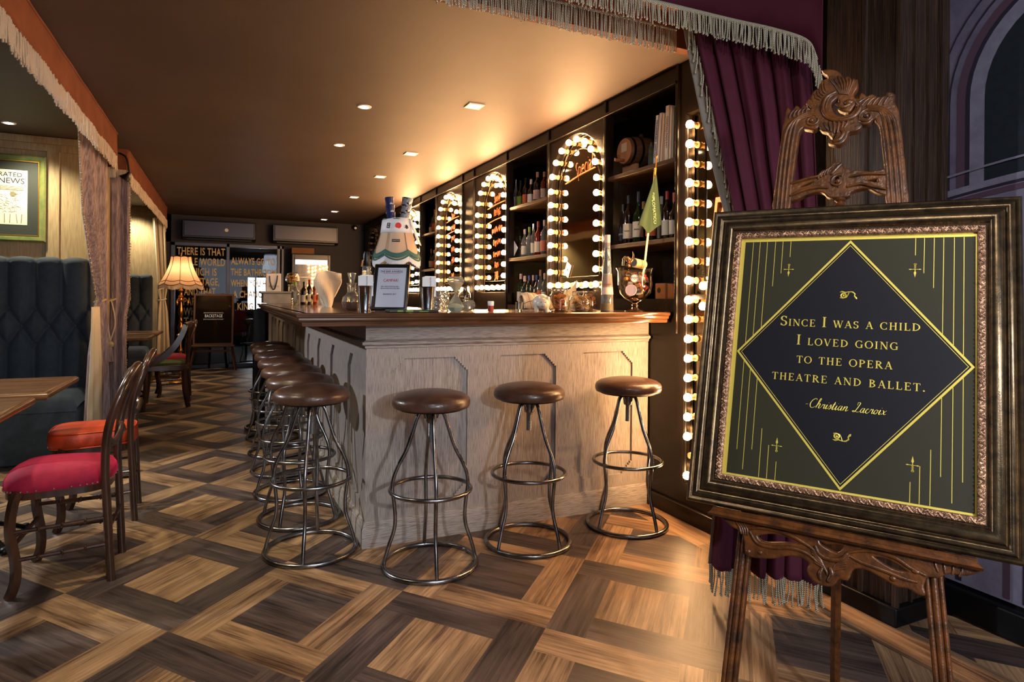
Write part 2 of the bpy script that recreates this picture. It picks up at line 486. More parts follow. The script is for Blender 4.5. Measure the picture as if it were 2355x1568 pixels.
# ---- right wall with shelf bays and arched mirror niches
XW = 2.25
bays = [(2.73, 3.43, 1.19), (4.23, 5.00, 1.13), (7.05, 7.66, 1.13)]
arches = [(3.83, True), (5.34, True), (6.57, True), (8.10, True), (9.35, False), (10.40, False)]
w = MB()
w.box(2.62, 2.70, 1.68, YB, 0, 2.48)                     # back of the bays
segs = [(1.66, 2.73), (3.43, 4.23), (5.00, 7.05), (7.66, YB)]
for y0, y1, zb in bays:
    w.box(XW, 2.62, y0, y1, 0, zb)
    w.box(XW, 2.62, y0, y1, 2.39, 2.48)
struct(w.build('wall_right', M_dark_wood, smooth=False))
# surrounds: flat boards with arched openings
def arch_poly(c, r, z0, zs, n=20, seg=False):
    p = [(c - r, z0), (c + r, z0), (c + r, zs)]
    for k in range(1, n): p.append((c + r * math.cos(PI * k / n), zs + r * math.sin(PI * k / n)))
    p.append((c - r, zs))
    return p
TO_WALL = Matrix(((0, 0, 1, 0), (1, 0, 0, 0), (0, 1, 0, 0), (0, 0, 0, 1)))      # (a, b, c) -> x=c, y=a, z=b
for (y0, y1) in segs:
    holes = [arch_poly(c, 0.365, 1.235, 1.995) for c, lit in arches if y0 < c < y1]
    if y0 < 2:
        holes = [[(1.95, 1.215), (2.655, 1.215), (2.655, 2.19), (1.95, 2.19)], [(1.95, 0.20), (2.655, 0.20), (2.655, 1.19), (1.95, 1.19)]]
    me = flat_shape([[(y0, 0), (y1, 0), (y1, 2.48), (y0, 2.48)]] + holes, 0.03)
    struct(link_mesh(me, 'wall_right_panelling', M_dark_wood, None, Matrix.Translation((XW + 0.03, 0, 0)) @ TO_WALL))
# stiles between the units and the header moulding
st = MB()
for y in (2.715, 3.43, 4.22, 5.0, 5.80, 6.13, 7.03, 7.68, 8.66, 9.85):
    st.box(XW - 0.012, XW + 0.01, y - 0.012, y + 0.012, 1.0, 2.478)
st.box(XW - 0.02, XW + 0.01, 2.72, YB, 2.375, 2.392)
struct(st.build('trim_2', M_dark_wood, smooth=False, bevel=0.003), 'dark battens between the shelf bays')
M_shelf = mat('shelf_board', srgb(58, 40, 28), 0.45, col2=srgb(92, 66, 46), noise=6, nscale=(4, 0.7, 6))
for y0, y1, zb in bays:
    for z in (1.955, 1.51):
        s = MB().box(XW + 0.01, 2.62, y0 + .002, y1 - .002, z, z + 0.025).build('shelf', M_shelf, bevel=0.003)
        nm = {2.73: 'nearest bay with barrel and books', 4.23: 'middle bay between the two large arched mirrors', 7.05: 'far bay behind the counter lamp'}[y0]
        tag(s, 'dark wood %s shelf in the %s' % ('upper' if z > 1.8 else 'lower', nm), 'shelf', 'back bar shelves')
struct(MB().box(XW - 0.02, XW, 1.68, 2.95, 0, 0.085).build('baseboard_right', M_dark_wood, bevel=0.004))
# pillar of dark boards at the room corner
M_pillar = mat('grained_dark_board', srgb(38, 26, 19), 0.5, col2=srgb(74, 52, 38), noise=22, nscale=(8, 8, 0.25), lo=0.4, hi=0.68, bump=0.35, bscale=24)
p = thing('pillar', 'dark grained wooden pillar beside the painted mural', 'pillar', (2.38, 1.58, 0)); p['kind'] = 'structure'
MB().box(-0.14, 0.32, -0.10, 0.20, 0, 3.02).build('shaft', M_pillar, p, smooth=False)
for a, b, c, d in ((-.155, -.14, -.12, -.10), (-.155, -.14, .02, .035), (.09, .105, -.12, -.10), (.02, .03, -.112, -.10), (-.06, -.05, -.112, -.10)):
    MB().box(a, b, c, d, 0.0, 3.02).build('batten', M_pillar, p, smooth=False)
MB().box(-.165, .34, -.125, .20, 0, .07).build('plinth', M_blackmetal, p, bevel=.006)

# ---- painted mural on the wall beside the pillar
def poly_on_wall(b, pts, dx):
    b.add([(2.548 - dx, y, z) for y, z in pts], [tuple(range(len(pts)))])
struct(MB().box(2.55, 2.68, -3.2, 1.50, 0, 3.02).build('wall_mural_side', M_black, smooth=False))
M_m0 = mat('mural_mauve', srgb(92, 86, 112), 0.75, col2=srgb(122, 116, 140), noise=6, bump=0.1, bscale=200)
M_m1 = mat('mural_dark_teal', srgb(16, 26, 36), 0.75, col2=srgb(22, 36, 48), noise=40)
M_m2 = mat('mural_pale_stone', srgb(134, 132, 156), 0.75, col2=srgb(112, 108, 130), noise=12)
M_m3 = mat('mural_line', srgb(38, 32, 52), 0.8)
M_m4 = mat('mural_rose', srgb(84, 62, 82), 0.8)
mu = thing('mural', 'painted mural of a grand theatre interior with mauve arches, right of the dark pillar', 'mural', (0, 0, 0))
b = MB(); poly_on_wall(b, [(1.49, 0.12), (-1.2, 0.12), (-1.2, 3.0), (1.49, 3.0)], 0.0); b.build('painted_ground', M_m0, mu, smooth=False)
AC, AR = 1.02, 0.42
def arc(c, r, rz, zs, n=24, a0=0, a1=PI):
    return [(c + r * math.cos(a0 + (a1 - a0) * k / n), zs + rz * math.sin(a0 + (a1 - a0) * k / n)) for k in range(n + 1)]
def band(r0, r1, m, dx, name, zs=1.95, zb=1.60, k=1.0):
    b = MB()
    o = [(AC + r1, zb)] + arc(AC, r1, r1 * k, zs) + [(AC - r1, zb)]
    i = [(AC + r0, zb)] + arc(AC, r0, r0 * k, zs) + [(AC - r0, zb)]
    n = len(o)
    b.add([(2.548 - dx, y, z) for y, z in o + i], [(t, t + 1, n + t + 1, n + t) for t in range(n - 1)])
    b.build(name, m, mu, smooth=False)
band(0, 0.335, M_m1, 0.002, 'painted_opening')
band(0.335, 0.385, M_m2, 0.003, 'painted_arch')
band(0.385, 0.40, M_m3, 0.003, 'painted_line')
band(0.40, 0.43, M_m4, 0.002, 'painted_arch')
band(0.455, 0.462, M_m3, 0.003, 'painted_line')
band(0.50, 0.506, M_m3, 0.003, 'painted_line')
for r0, r1, mm in ((0.62, 0.625, M_m3), (0.70, 0.73, M_m4), (0.80, 0.805, M_m3)): band(r0, r1, mm, 0.003, 'painted_line', zb=1.9)
# painted balcony front below the arch
b = MB(); poly_on_wall(b, [(1.49, 0.12)] + [(1.49 - 1.4 * t / 20, 1.615 + 0.045 * math.sin(PI * t / 20 * 1.6)) for t in range(21)] + [(0.09, 0.12)], 0.006); b.build('painted_balcony', M_m2, mu, smooth=False)
for dz, mm, hh in ((0.05, M_m2, 0.008), (-0.035, M_m3, 0.01), (-0.06, M_m4, 0.02)):
    b = MB()
    top = [(1.49 - 1.4 * t / 20, 1.615 + 0.045 * math.sin(PI * t / 20 * 1.6) + dz) for t in range(21)]
    b.add([(2.548 - .009, y, z) for y, z in top] + [(2.548 - .009, y, z + hh) for y, z in top], [(t, t + 1, 22 + t, 21 + t) for t in range(20)])
    b.build('painted_rail', mm, mu, smooth=False)
for y in (1.44, 1.28, 1.22, 1.05, 0.9, 0.5):
    b = MB(); poly_on_wall(b, [(y, 0.13), (y - .022, 0.13), (y - .022, 1.56), (y, 1.56)], 0.008); b.build('painted_column', M_m4 if y in (1.28, .9) else M_m3, mu, smooth=False)
b = MB()
path = [(2.545, 1.16 - 0.5 * t / 14, 2.245 - 0.10 * math.sin(PI * t / 14)) for t in range(15)]
b.tube(path, 0.012, 6, flat=0.3); b.build('painted_swag', M_m3, mu)
struct(MB().box(2.50, 2.55, -1.5, 1.48, 0, 0.11).build('baseboard_mural', M_blackmetal, bevel=.01))

# ---- left side: booth wall, partitions and far wall
struct(MB().box(-3.8, -3.7, -3.2, YB, 0, 3.02).build('wall_left', M_dark_wood, smooth=False))
for n, (y0, y1, xe) in enumerate(((6.25, 6.40, -0.92), (10.55, 10.70, -0.92))):
    struct(MB().box(-3.7, xe, y0, y1, 0, 2.479).build('wall_partition', M_boothwood, smooth=False))
    t = MB()
    for x in (-1.30, -2.05, -2.8): t.box(x - .045, x + .045, y0 - .018, y0, 1.3, 2.40)
    t.box(-3.7, xe, y0 - .02, y0, 2.36, 2.42); t.box(-3.7, xe, y0 - .03, y0, 2.42, 2.478)
    struct(t.build('trim_3', M_boothwood, smooth=False, bevel=.004), 'oak battens on the booth wall')
M_bwall = mat('charcoal_wall', srgb(44, 40, 44), 0.7)
w = MB()
w.box(-1.0, 2.62, YB, YB + .1, 2.04, 2.48); w.box(0.90, 2.62, YB, YB + .1, 0, 2.04); w.box(-1.3, -0.80, YB, YB + .1, 0, 2.48)
w.box(-3.7, -1.3, YB, YB + .1, 0, 2.48)
struct(w.build('wall_back', M_bwall, smooth=False))
# glazed doors at the far end
M_alu = mat('grey_aluminium_frame', srgb(78, 82, 92), 0.4, metal=0.6)
M_win = mat('door_glass', (0.80, 0.84, 0.86, 1), 0.0, trans=1.0, ior=1.25)
d = thing('door_1', 'glazed doors with gold lettering at the far end of the room', 'door', (0, YB, 0)); d['kind'] = 'structure'
f = MB()
for x0, x1 in ((-.80, -.74), (.005, .055), (.79, .84), (.86, .90)): f.box(x0, x1, -.03, .05, 0, 2.04)
f.box(-.8, .9, -.03, .05, 1.985, 2.04); f.box(-.8, .9, -.03, .05, 0, .06)
f.build('frame', M_alu, d, bevel=.004)
MB().box(-.745, .008, .005, .011, .05, 1.99).build('pane', M_win, d, smooth=False)
MB().box(.052, .795, .005, .011, .05, 1.99).build('pane', M_win, d, smooth=False)
M_gilt = mat('gilt_letters', srgb(196, 172, 116), 0.5, emit=(0.8, 0.62, 0.3, 1), estr=0.0)
def sign_line(s, cx, z, h, w=None):
    M = frame_m((cx, -0.004, z), (1, 0, 0), (0, 0, 1))
    o = text(s, h / 0.70, M_gilt, Matrix.Identity(4), d, 'lettering', thin=0.003, space=1.06)
    xs = [v.co.x for v in o.data.vertices]; k = w / (max(xs) - min(xs))
    o.data.transform(M @ Matrix.Diagonal((k, 1, 1, 1)))
    return o
for s, cx, z, w_ in (('THERE IS THAT', -.365, 1.893, .70), ('LITTLE WORLD', -.365, 1.725, .70), ('WHICH IS', -.365, 1.562, .46), ('BACKSTAGE,', -.38, 1.402, .56), ('AND THAT', -.38, 1.24, .46), ('PART OF', -.42, 1.08, .40), ('WHICH', -.44, .92, .34), ('TAKES', -.44, .76, .34)):
    sign_line(s, cx, z, .118, w_)
for s, cx, z, w_ in (('ALWAYS GO TO', .42, 1.755, .68), ('THE BATHROOM', .425, 1.572, .70), ('WHEN YOU HAVE', .425, 1.388, .70), ('A CHANCE', .36, 1.205, .50), ('KING', .30, 1.0, .24)):
    sign_line(s, cx, z, .112, w_)
# room beyond the glass
M_gfloor = mat('grey_polished_floor', srgb(92, 98, 100), 0.18, col2=srgb(112, 118, 120), noise=3)
struct(MB().box(-3.5, 3.5, YB + .1, 16.2, -.06, 0.0).build('floor_beyond', M_gfloor, smooth=False))
w = MB(); w.box(-3.5, 3.5, 16.1, 16.2, 0, .86); w.box(-3.5, 3.5, 16.1, 16.2, 1.95, 2.6); w.box(-3.5, .25, 16.1, 16.2, .86, 1.95); w.box(1.05, 3.5, 16.1, 16.2, .86, 1.95); w.box(.25, .48, 16.1, 16.2, .86, 1.95); w.box(.90, 1.05, 16.1, 16.2, .86, 1.95); w.box(.4, 1, 16.1, 16.2, 1.62, 1.95)
w.box(-3.5, -3.4, YB + .1, 16.2, 0, 2.6); w.box(3.4, 3.5, YB + .1, 16.2, 0, 2.6); w.box(-3.5, 3.5, YB + .1, 16.2, 2.6, 2.7)
struct(w.build('wall_beyond', mat('far_room_wall', srgb(52, 46, 46), 0.8), smooth=False))
wn = thing('window_1', 'bright daylit window in the room beyond the glass doors', 'window', (.65, 16.1, 1.4)); wn['kind'] = 'structure'
MB().box(-.40, .40, .03, .04, -.54, .55).build('pane', mat('daylit_pane', (1, 1, 1, 1), 0.3, emit=(.86, .93, 1, 1), estr=9), wn, smooth=False)
MB().box(-.02, .02, -.01, .03, -.54, .55).build('frame', M_alu, wn, smooth=False)

# ================================================================== BAR
bar = thing('bar_counter', 'limed oak bar counter base with raised stepped panels', 'bar counter', (0.606, 2.956, 0))
bx, by = 0.606, 2.956
BP = [(0, 0), (1.644, 0), (1.644, .494), (.544, .494), (.544, 7.34), (0, 7.34)]
BT = .014
MB().prism([(BT, BT), (1.639, BT), (1.639, .494), (.544, .494), (.544, 7.34), (BT, 7.34)], 0, 1.06).build('body', M_lime_v, bar, smooth=False)
path = [(0, 7.34, 0), (0, 0, 0), (1.636, 0, 0)]
MB().sweep([(0, 0), (.016, 0), (.016, .088), (.012, .096), (.012, .104), (.004, .118), (0, .12)], path).build('skirting', M_lime_h, bar, angle=30)
MB().sweep([(0, .942), (.006, .944), (.008, .955), (.022, .962), (.022, .974), (.012, .978), (0, .985)], path).build('cornice', M_lime_h, bar, angle=30)
MB().sweep([(0, .985), (.003, .985), (.003, 1.058), (0, 1.058)], path).build('frieze', M_lime_h, bar, angle=30)
def stepped(w, z0, z1, s=0.022, n=3):
    """outline of a panel whose corners step in"""
    q = [(n * s, 0)]
    for k in range(n):
        q += [(( n - k) * s, (k + .0) * s + .0), ((n - k) * s - s * .45, k * s + s * .55)]
    c = [(0, n * s + .0)] + [pt for k in range(n) for pt in ((k * s + s * .45, (n - k) * s - s * .0), (k * s + s, (n - k) * s - s * .55))] + [(n * s + .004, 0)]
    c = [(0, n * s)]
    for k in range(n):
        c += [((k + .5) * s, (n - k) * s), ((k + .5) * s, (n - k - .5) * s), ((k + 1) * s, (n - k - .5) * s), ((k + 1) * s, (n - k - 1) * s)]
    h = z1 - z0
    out = [(x, h - y) for x, y in c] + [(w - x, h - y) for x, y in reversed(c)] + [(w - x, y) for x, y in c] + [(x, y) for x, y in reversed(c)]
    res = []
    for pt in out:
        if not res or (abs(res[-1][0] - pt[0]) + abs(res[-1][1] - pt[1])) > 1e-5: res.append(pt)
    return [(x, y + z0) for x, y in res]
holes = [[(x + x0, z) for x, z in stepped(.395, .19, .89)] for x0 in (.118, .630, 1.132)]
link_mesh(flat_shape([[(0, 0), (1.636, 0), (1.636, 1.06), (0, 1.06)]] + holes, BT / 2), 'front_board', M_lime_v, bar, Matrix.Translation((0, BT / 2, 0)) @ Matrix(((1, 0, 0, 0), (0, 0, 1, 0), (0, 1, 0, 0), (0, 0, 0, 1))))
holes = [[(x + .067 + k * .617, z) for x, z in stepped(.42, .19, .89)] for k in range(11)]
link_mesh(flat_shape([[(BT, 0), (7.34, 0), (7.34, 1.06), (BT, 1.06)]] + holes, BT / 2), 'side_board', M_lime_v, bar, Matrix.Translation((BT / 2, 0, 0)) @ TO_WALL)

top = thing('countertop', 'glossy dark brown wooden countertop with moulded edge over the oak bar', 'countertop', (0, 0, 1.065))
TP = [(.30, 6.3), (.30, 2.78), (2.235, 2.78), (2.235, 3.5), (1.2, 3.5), (1.2, 10.25), (.60, 10.25), (.60, 6.3)]
MB().prism(TP, 0.0, .052).build('slab', M_top, top, smooth=False)
prof = [(-.02, -.006), (.0, -.006), (.004, .002), (.004, .010), (.012, .014), (.018, .022), (.018, .030), (.026, .034), (.030, .042), (.030, .0475), (.026, .052), (-.02, .052)]
MB().sweep(prof, [(.60, 6.3, 0), (.30, 6.3, 0), (.30, 2.78, 0), (2.235, 2.78, 0)]).build('moulded_edge', M_top, top, angle=30)
tag(MB().box(.235, .345, 6.27, 6.345, 0, 1.06).build('support_post', M_blackmetal, bevel=.006), 'dark upright post under the far end of the countertop', 'post')
tag(MB().sweep([(0, 0), (.02, .0), (.02, .09), (.045, .10), (.045, .115), (0, .115)], [(.345, 6.72, 1.118), (.345, 6.36, 1.118), (.86, 6.36, 1.118), (.86, 6.72, 1.118)]).box(.345, .86, 6.36, 6.72, 1.118, 1.23).build('till_stand', mat('pale_grey_stand', srgb(150, 152, 154), .5, col2=srgb(120, 122, 124), noise=8), angle=30), 'pale grey moulded stand on the far end of the countertop', 'stand')
# ================================================================== BULB MIRRORS
def bulb_parts():
    b = MB().lathe([(.003, .021), (.011, .018), (.0175, .010), (.0205, -.001), (.0185, -.012), (.0125, -.018), (.004, -.021)], 16)
    s = MB().lathe([(.0165, 0), (.0165, .014), (.014, .016), (.013, .030), (.018, .034), (.018, .040)], 12)
    return b, s
TX = Matrix.Rotation(R(90), 4, 'Y')       # lathe z axis -> +x
def mesh_tf(b, M, name, m):
    me = b.mesh(name, m); me.transform(M); return me
_b, _s = bulb_parts()
ME_BULB = mesh_tf(_b, Matrix.Identity(4), 'light_bulb', M_bulb)
ME_BULB_OFF = mesh_tf(_b, Matrix.Identity(4), 'light_bulb_off', M_bulb_off)
ME_SOCK = mesh_tf(_s, Matrix.Translation((.016, 0, 0)) @ TX, 'socket', M_socket)
def put_bulb(parent, y, z, lit=True, x=0.0, empty=False):
    s = bpy.data.objects.new('socket', ME_SOCK); COL.objects.link(s); s.parent = parent; s.location = (x, y, z)
    if not empty:
        o = bpy.data.objects.new('light_bulb', ME_BULB if lit else ME_BULB_OFF); COL.objects.link(o); o.parent = parent; o.location = (x, y, z)
ML = ['nearest arched mirror, beside the barrel shelf, with the word Special', 'arched mirror beside the dark pilaster, priced 390', 'arched mirror beyond the pilaster, priced 340', 'farthest lit arched mirror, behind the counter lamp', 'unlit arched mirror in the dark far part of the wall', 'unlit arched mirror in the far corner']
def chalk(par, s, y, z, h, shear=.35, rot=0.10, sx=.62):
    M = frame_m((.0 - .002, y, z), (0, -math.cos(rot), math.sin(rot)), (0, math.sin(rot), math.cos(rot)))
    text(s, h, M_chalk, M, par, 'chalk_lettering', shear=shear, thin=-.010, sx=sx, depth=.0004)
def chalk_line(par, y0, z0, y1, z1):
    MB().tube(bez([(-.002, y0, z0), (-.002, (y0 + y1) / 2, (z0 + z1) / 2 + .006), (-.002, y1, z1)], 4), .004, 5).build('chalk_stroke', M_chalk, par)
for k, (c, lit) in enumerate(arches):
    t = thing('arched_mirror', ML[k] + (', ringed with lit bulbs' if lit else ', ringed with unlit bulbs'), 'mirror', (2.293, c, 0), 0, 'bulb framed arched mirrors on the back bar')
    me = flat_shape([arch_poly(0, .362, 1.238, 1.995)], .003)
    link_mesh(me, 'mirror_glass', M_mirror, t, Matrix.Translation((.004, 0, 0)) @ TO_WALL)
    # bevelled inner frame line
    ring = [(0, y, z) for y, z in arch_poly(0, .262, 1.345, 1.995)]
    MB().tube(ring, .0045, 6, closed=True).build('inner_bead', M_dark_wood, t)
    rim = [(-.03, y, z) for y, z in arch_poly(0, .364, 1.237, 1.995)]
    MB().tube(rim, .008, 6, closed=True).build('rim', M_blackmetal, t)
    r = .318; z0 = 1.285; zs = 1.995; n = 7
    for s in (-1, 1):
        for q in range(n + 1): put_bulb(t, s * r, z0 + (zs - z0) * q / n, lit, -.062)
    for q in range(1, 9): put_bulb(t, r * math.cos(PI * q / 9), zs + r * math.sin(PI * q / 9), lit, -.062)
    for q in range(1, 5): put_bulb(t, -r + 2 * r * q / 5, z0, lit, -.062)
    if k == 0:
        chalk(t, 'Special', -.05, 2.12, .16, rot=.16, sx=.55)
        chalk_line(t, .20, 2.04, -.20, 2.09)
        card = MB().box(-.008, -.006, -.035, .035, -.05, .05).build('playing_card', M_white, t); card.location = (0, .15, 1.40); card.rotation_euler = (.5, 0, 0)
        h = MB().ball((-.0085, 0, 0), .010, 8, 6, (.1, 1, 1)).build('heart_mark', mat('red_mark', srgb(180, 40, 36), .6), card)
    if k in (1, 2):
        L = [('Special', 2.12, .13), ('ARANG', 1.98, .12), ('Vodka Dry bianco', 1.83, .085), ('Ginger, Lime', 1.71, .085), ('Green apple', 1.60, .085), ('Bitters', 1.50, .085), ('390-', 1.39, .15)] if k == 1 else [('Special', 2.10, .10), ('ORANGE', 1.96, .09), ('SPRITZ', 1.84, .09), ('PEACH', 1.72, .09), ('WINE', 1.60, .09), ('340-', 1.42, .13)]
        for s, z, h in L: chalk(t, s, -.02, z, h * .78, sx=.5)
        chalk_line(t, .2, 2.04, -.2, 2.07); chalk_line(t, .2, 1.90, -.2, 1.93)

# bulb mirror next to the stage curtain
t = thing('bulb_frame_mirror', 'tall rectangular mirror edged with lit bulbs, half hidden by the burgundy curtain', 'mirror', (2.293, 2.60, 0))
MB().box(.002, .008, -.65, .054, 1.216, 2.189).build('mirror_glass', M_mirror, t, smooth=False)
MB().box(.002, .008, -.65, .054, .201, 1.189).build('mirror_glass', M_mirror, t, smooth=False)
for z0, z1 in ((1.29, 2.12), (.28, 1.10)):
    ring = [(0, -.055, z0), (0, -.055, z1), (0, -.60, z1), (0, -.60, z0)]
    MB().tube(ring, .006, 4, closed=True).build('inner_bead', M_dark_wood, t)
MB().tube([(-.03, .052, .205), (-.03, .052, 2.185)], .008, 6).build('rim', M_blackmetal, t)
for k in range(19):
    z = 2.119 - .1036 * k
    if k == 17: put_bulb(t, 0.0, z, True, -.062, empty=True)
    else: put_bulb(t, 0.0, z, True, -.062)
for q in range(1, 5):
    put_bulb(t, -.112 * q, 1.26, True, -.062); put_bulb(t, -.112 * q, 1.155, True, -.062)
text('BAR', .30, M_chalk, frame_m((-.003, -.26, 1.60), (0, -1, 0), (0, 0, 1)), t, 'chalk_lettering', shear=.2, sx=.6)

# ================================================================== CEILING LIGHTS
def downlight(x, y, label, square=True, on=True, r=.05, color=(1, .9, .7, 1), st=12):
    t = thing('downlight', label, 'ceiling light', (x, y, 2.48), 0, 'recessed ceiling lights')
    M_on = mat('downlight_lens_' + ('warm' if color[2] < .8 else 'white'), (1, 1, 1, 1), .5, emit=color, estr=st)
    if square:
        b = MB(); b.box(-.055, .055, -.055, -.04, -.007, 0); b.box(-.055, .055, .04, .055, -.007, 0); b.box(-.055, -.04, -.04, .04, -.007, 0); b.box(.04, .055, -.04, .04, -.007, 0)
        b.build('rim', M_white, t, smooth=False)
        MB().box(-.04, .04, -.04, .04, -.003, 0).build('lens', M_on, t, smooth=False)
    else:
        MB().lathe([(.028, -.004), (.045, -.006), (.048, 0)], 24).build('rim', M_white, t)
        MB().lathe([(.027, -.0075), (.027, -.003)], 20).build('lens', M_on, t)
    return t
for x, y, s, l in ((.846, 4.252, False, 'round lit downlight nearest the camera, above the bar aisle'), (.868, 5.422, False, 'smaller looking round lit downlight, second above the bar aisle'),
                   (1.51, 3.903, True, 'square white recessed light nearest the arched mirrors'), (1.504, 5.457, True, 'square recessed light, second from the front'),
                   (1.497, 6.655, True, 'square recessed light, third from the front'), (1.502, 8.18, True, 'square recessed light, fourth from the front'),
                   (1.491, 9.703, True, 'square recessed light, second from the far wall'), (1.49, 10.80, True, 'square recessed light close to the far wall'),
                   (-1.498, 5.85, False, 'bright round downlight above the nearest booth')):
    downlight(x, y, l, s, st=14 if not s else 6)

# ================================================================== STOOLS
def make_stool():
    t = thing('bar_stool', '', 'stool')
    seat = MB().lathe([(.0, .700), (.150, .700), (.168, .704), (.1735, .716), (.1735, .732), (.168, .745), (.150, .758), (.11, .769), (.06, .776), (.0, .779)], 40, cap=False)
    seat.build('seat', M_leather, t, angle=60)
    MB().lathe([(.0, .694), (.145, .694), (.150, .701)], 32, cap=False).build('seat_plate', M_blackmetal, t)
    hub = MB().lathe([(.021, .632), (.024, .640), (.024, .690), (.03, .694)], 16); hub.build('hub', M_steel, t)
    prof = []
    for i in range(44):
        prof.append((.0125 + (.0012 if i % 2 else 0), .545 + i * .0022))
    MB().lathe(prof, 14).build('threaded_screw', M_screw, t, angle=20)
    for k in range(4):
        a = PI / 4 + k * PI / 2
        prof = [(.022, .652), (.030, .676), (.045, .680), (.062, .655), (.084, .585), (.108, .515), (.142, .450), (.163, .395), (.168, .345), (.161, .290), (.155, .220), (.160, .165), (.180, .105), (.196, .050), (.203, .016)]
        MB().tube(bez([(r * math.cos(a), r * math.sin(a), z) for r, z in prof], 4), .0085, 10).build('leg', M_steel, t)
    for nm, rr, z, th in (('base_ring', .205, .011, .011), ('foot_ring', .178, .338, .009)):
        MB().tube([(rr * math.cos(2 * PI * k / 48), rr * math.sin(2 * PI * k / 48), z) for k in range(48)], th, 10, closed=True).build(nm, M_steel, t)
    return t
proto = make_stool(); used = False
G = 'brown leather bar stools around the oak bar'
S = [(.371, 3.032, .50, 'leather bar stool nearest the bar corner, first of the left row'),
     (.368, 3.50, .20, 'leather bar stool directly behind the nearest stool on the left side of the bar'),
     (.368, 3.98, 1.0, 'third leather bar stool in the row along the left side of the bar'),
     (.370, 4.50, .70, 'fourth leather bar stool in the row along the left side of the bar'),
     (.370, 5.03, .30, 'fifth leather bar stool in the row along the left side of the bar'),
     (.370, 5.56, .90, 'sixth leather bar stool, second from the far end of the left row'),
     (.372, 6.02, .10, 'seventh leather bar stool, farthest of the row along the left side of the bar'),
     (.836, 2.66, .62, 'dark brown leather bar stool before the left panel of the bar front'),
     (1.350, 2.715, 1.15, 'brown leather bar stool before the middle panel of the bar front'),
     (1.932, 2.715, .98, 'warmly lit tan leather bar stool at the right end of the bar front')]
for k, (x, y, a, l) in enumerate(S):
    if k == 0: o = proto; o.location = (x, y, 0); o.rotation_euler = (0, 0, a)
    else: o = dup(proto, (x, y, 0), a)
    o['label'] = l; o['group'] = G
    if k == 9:
        pass
# ================================================================== SIGN ON THE CARVED EASEL
M_easel = mat('carved_walnut', srgb(98, 54, 20), 0.33, col2=srgb(42, 23, 11), noise=14, nscale=(2, 2, 2), coat=0.12, lo=0.35, hi=0.7, bump=0.15, bscale=60)
M_bronze = mat('dark_bronze_moulding', srgb(112, 92, 66), 0.30, metal=0.9, col2=srgb(74, 62, 50), noise=40, bump=0.05, bscale=300)
M_ornate = mat('rose_gold_ornament', srgb(190, 148, 118), 0.4, metal=0.75, col2=srgb(120, 90, 70), noise=60, bump=0.4, bscale=180)
M_sgold = mat('yellow_gold_print', srgb(212, 190, 84), 0.42, metal=0.35)
M_sblack = mat('black_sign_board', srgb(18, 17, 24), 0.5, spec=0.25)
M_solive = mat('dark_olive_sign_board', srgb(44, 41, 28), 0.5, spec=0.25)
BLC = Vector((1.12222, 1.30461, 0.65524))
EU, EV = Vector((0.537595, -0.843084, -0.014155)), Vector((0.224828, 0.127143, 0.966068))
EM = frame_m(BLC, EU, EV)
W, Hh = 0.702, 0.815
def root(name, label, cat, M):
    t = thing(name, label, cat); t.matrix_world = M; return t
sg = root('framed_sign', 'large bronze framed black and gold sign with an opera quotation, resting on the carved easel', 'sign', EM)
def rect_loops(prof, x0, y0, x1, y1):
    b = MB(); n = len(prof)
    for d, h in prof: b.v += [(x0 + d, y0 + d, h), (x1 - d, y0 + d, h), (x1 - d, y1 - d, h), (x0 + d, y1 - d, h)]
    for i in range(n - 1):
        for k in range(4): b.f.append((i * 4 + k, i * 4 + (k + 1) % 4, (i + 1) * 4 + (k + 1) % 4, (i + 1) * 4 + k)); b.mi.append(0)
    return b
pr = [(.004, -.006), (0, -.002), (0, .010), (.002, .015), (.006, .018), (.0095, .017), (.0115, .013), (.014, .012), (.0165, .0165), (.020, .0205), (.0245, .021), (.028, .018), (.030, .014), (.0325, .013), (.036, .017), (.042, .0225), (.049, .0245), (.0555, .022), (.060, .016), (.0625, .010), (.066, .009), (.066, -.004)]
rect_loops(pr, 0, 0, W, Hh).build('frame_moulding', M_bronze, sg, angle=50)
rect_loops([(.066, .002), (.0665, .009), (.070, .0125), (.078, .0125), (.0825, .008), (.083, .0)], 0, 0, W, Hh).build('ornate_lip', M_ornate, sg, angle=60)
b = MB()
def leafs(ax, ay, bx_, by_):
    A = Vector((ax, ay, .0125)); B = Vector((bx_, by_, .0125)); L = (B - A).length; n = int(L / .0095); t = (B - A).normalized(); s = Vector((-t.y, t.x, 0))
    for k in range(n):
        c = A + t * (L * (k + .5) / n); fl = 1 if k % 2 else -1
        b.tube([c - t * .006 - s * .005 * fl, c - t * .001 + s * .002 * fl + Vector((0, 0, .0016)), c + t * .004 + s * .0055 * fl, c + t * .0075 + s * .002 * fl], .0016, 5, rs=[.0008, .0022, .0018, .0009])
        b.ball(c + t * .002 - s * .0045 * fl + Vector((0, 0, .0008)), .0019, 6, 4)
e = .0745
for q in (((e, e), (W - e, e)), ((W - e, e), (W - e, Hh - e)), ((W - e, Hh - e), (e, Hh - e)), ((e, Hh - e), (e, e))): leafs(*q[0], *q[1])
b.build('carved_leaf_border', M_ornate, sg)
MB().box(.080, W - .080, .074, Hh - .074, -.006, .0).build('gold_mount', M_sgold, sg, smooth=False)
X0, X1, Y0, Y1 = .094, .616, .088, .7225
board = MB().box(X0, X1, Y0, Y1, 0, .0006).build('printed_board', M_solive, sg, smooth=False)
DC = [(.355, .7205), (.6155, .408), (.357, .089), (.0945, .410)]
dcx, dcy = .3555, .4075
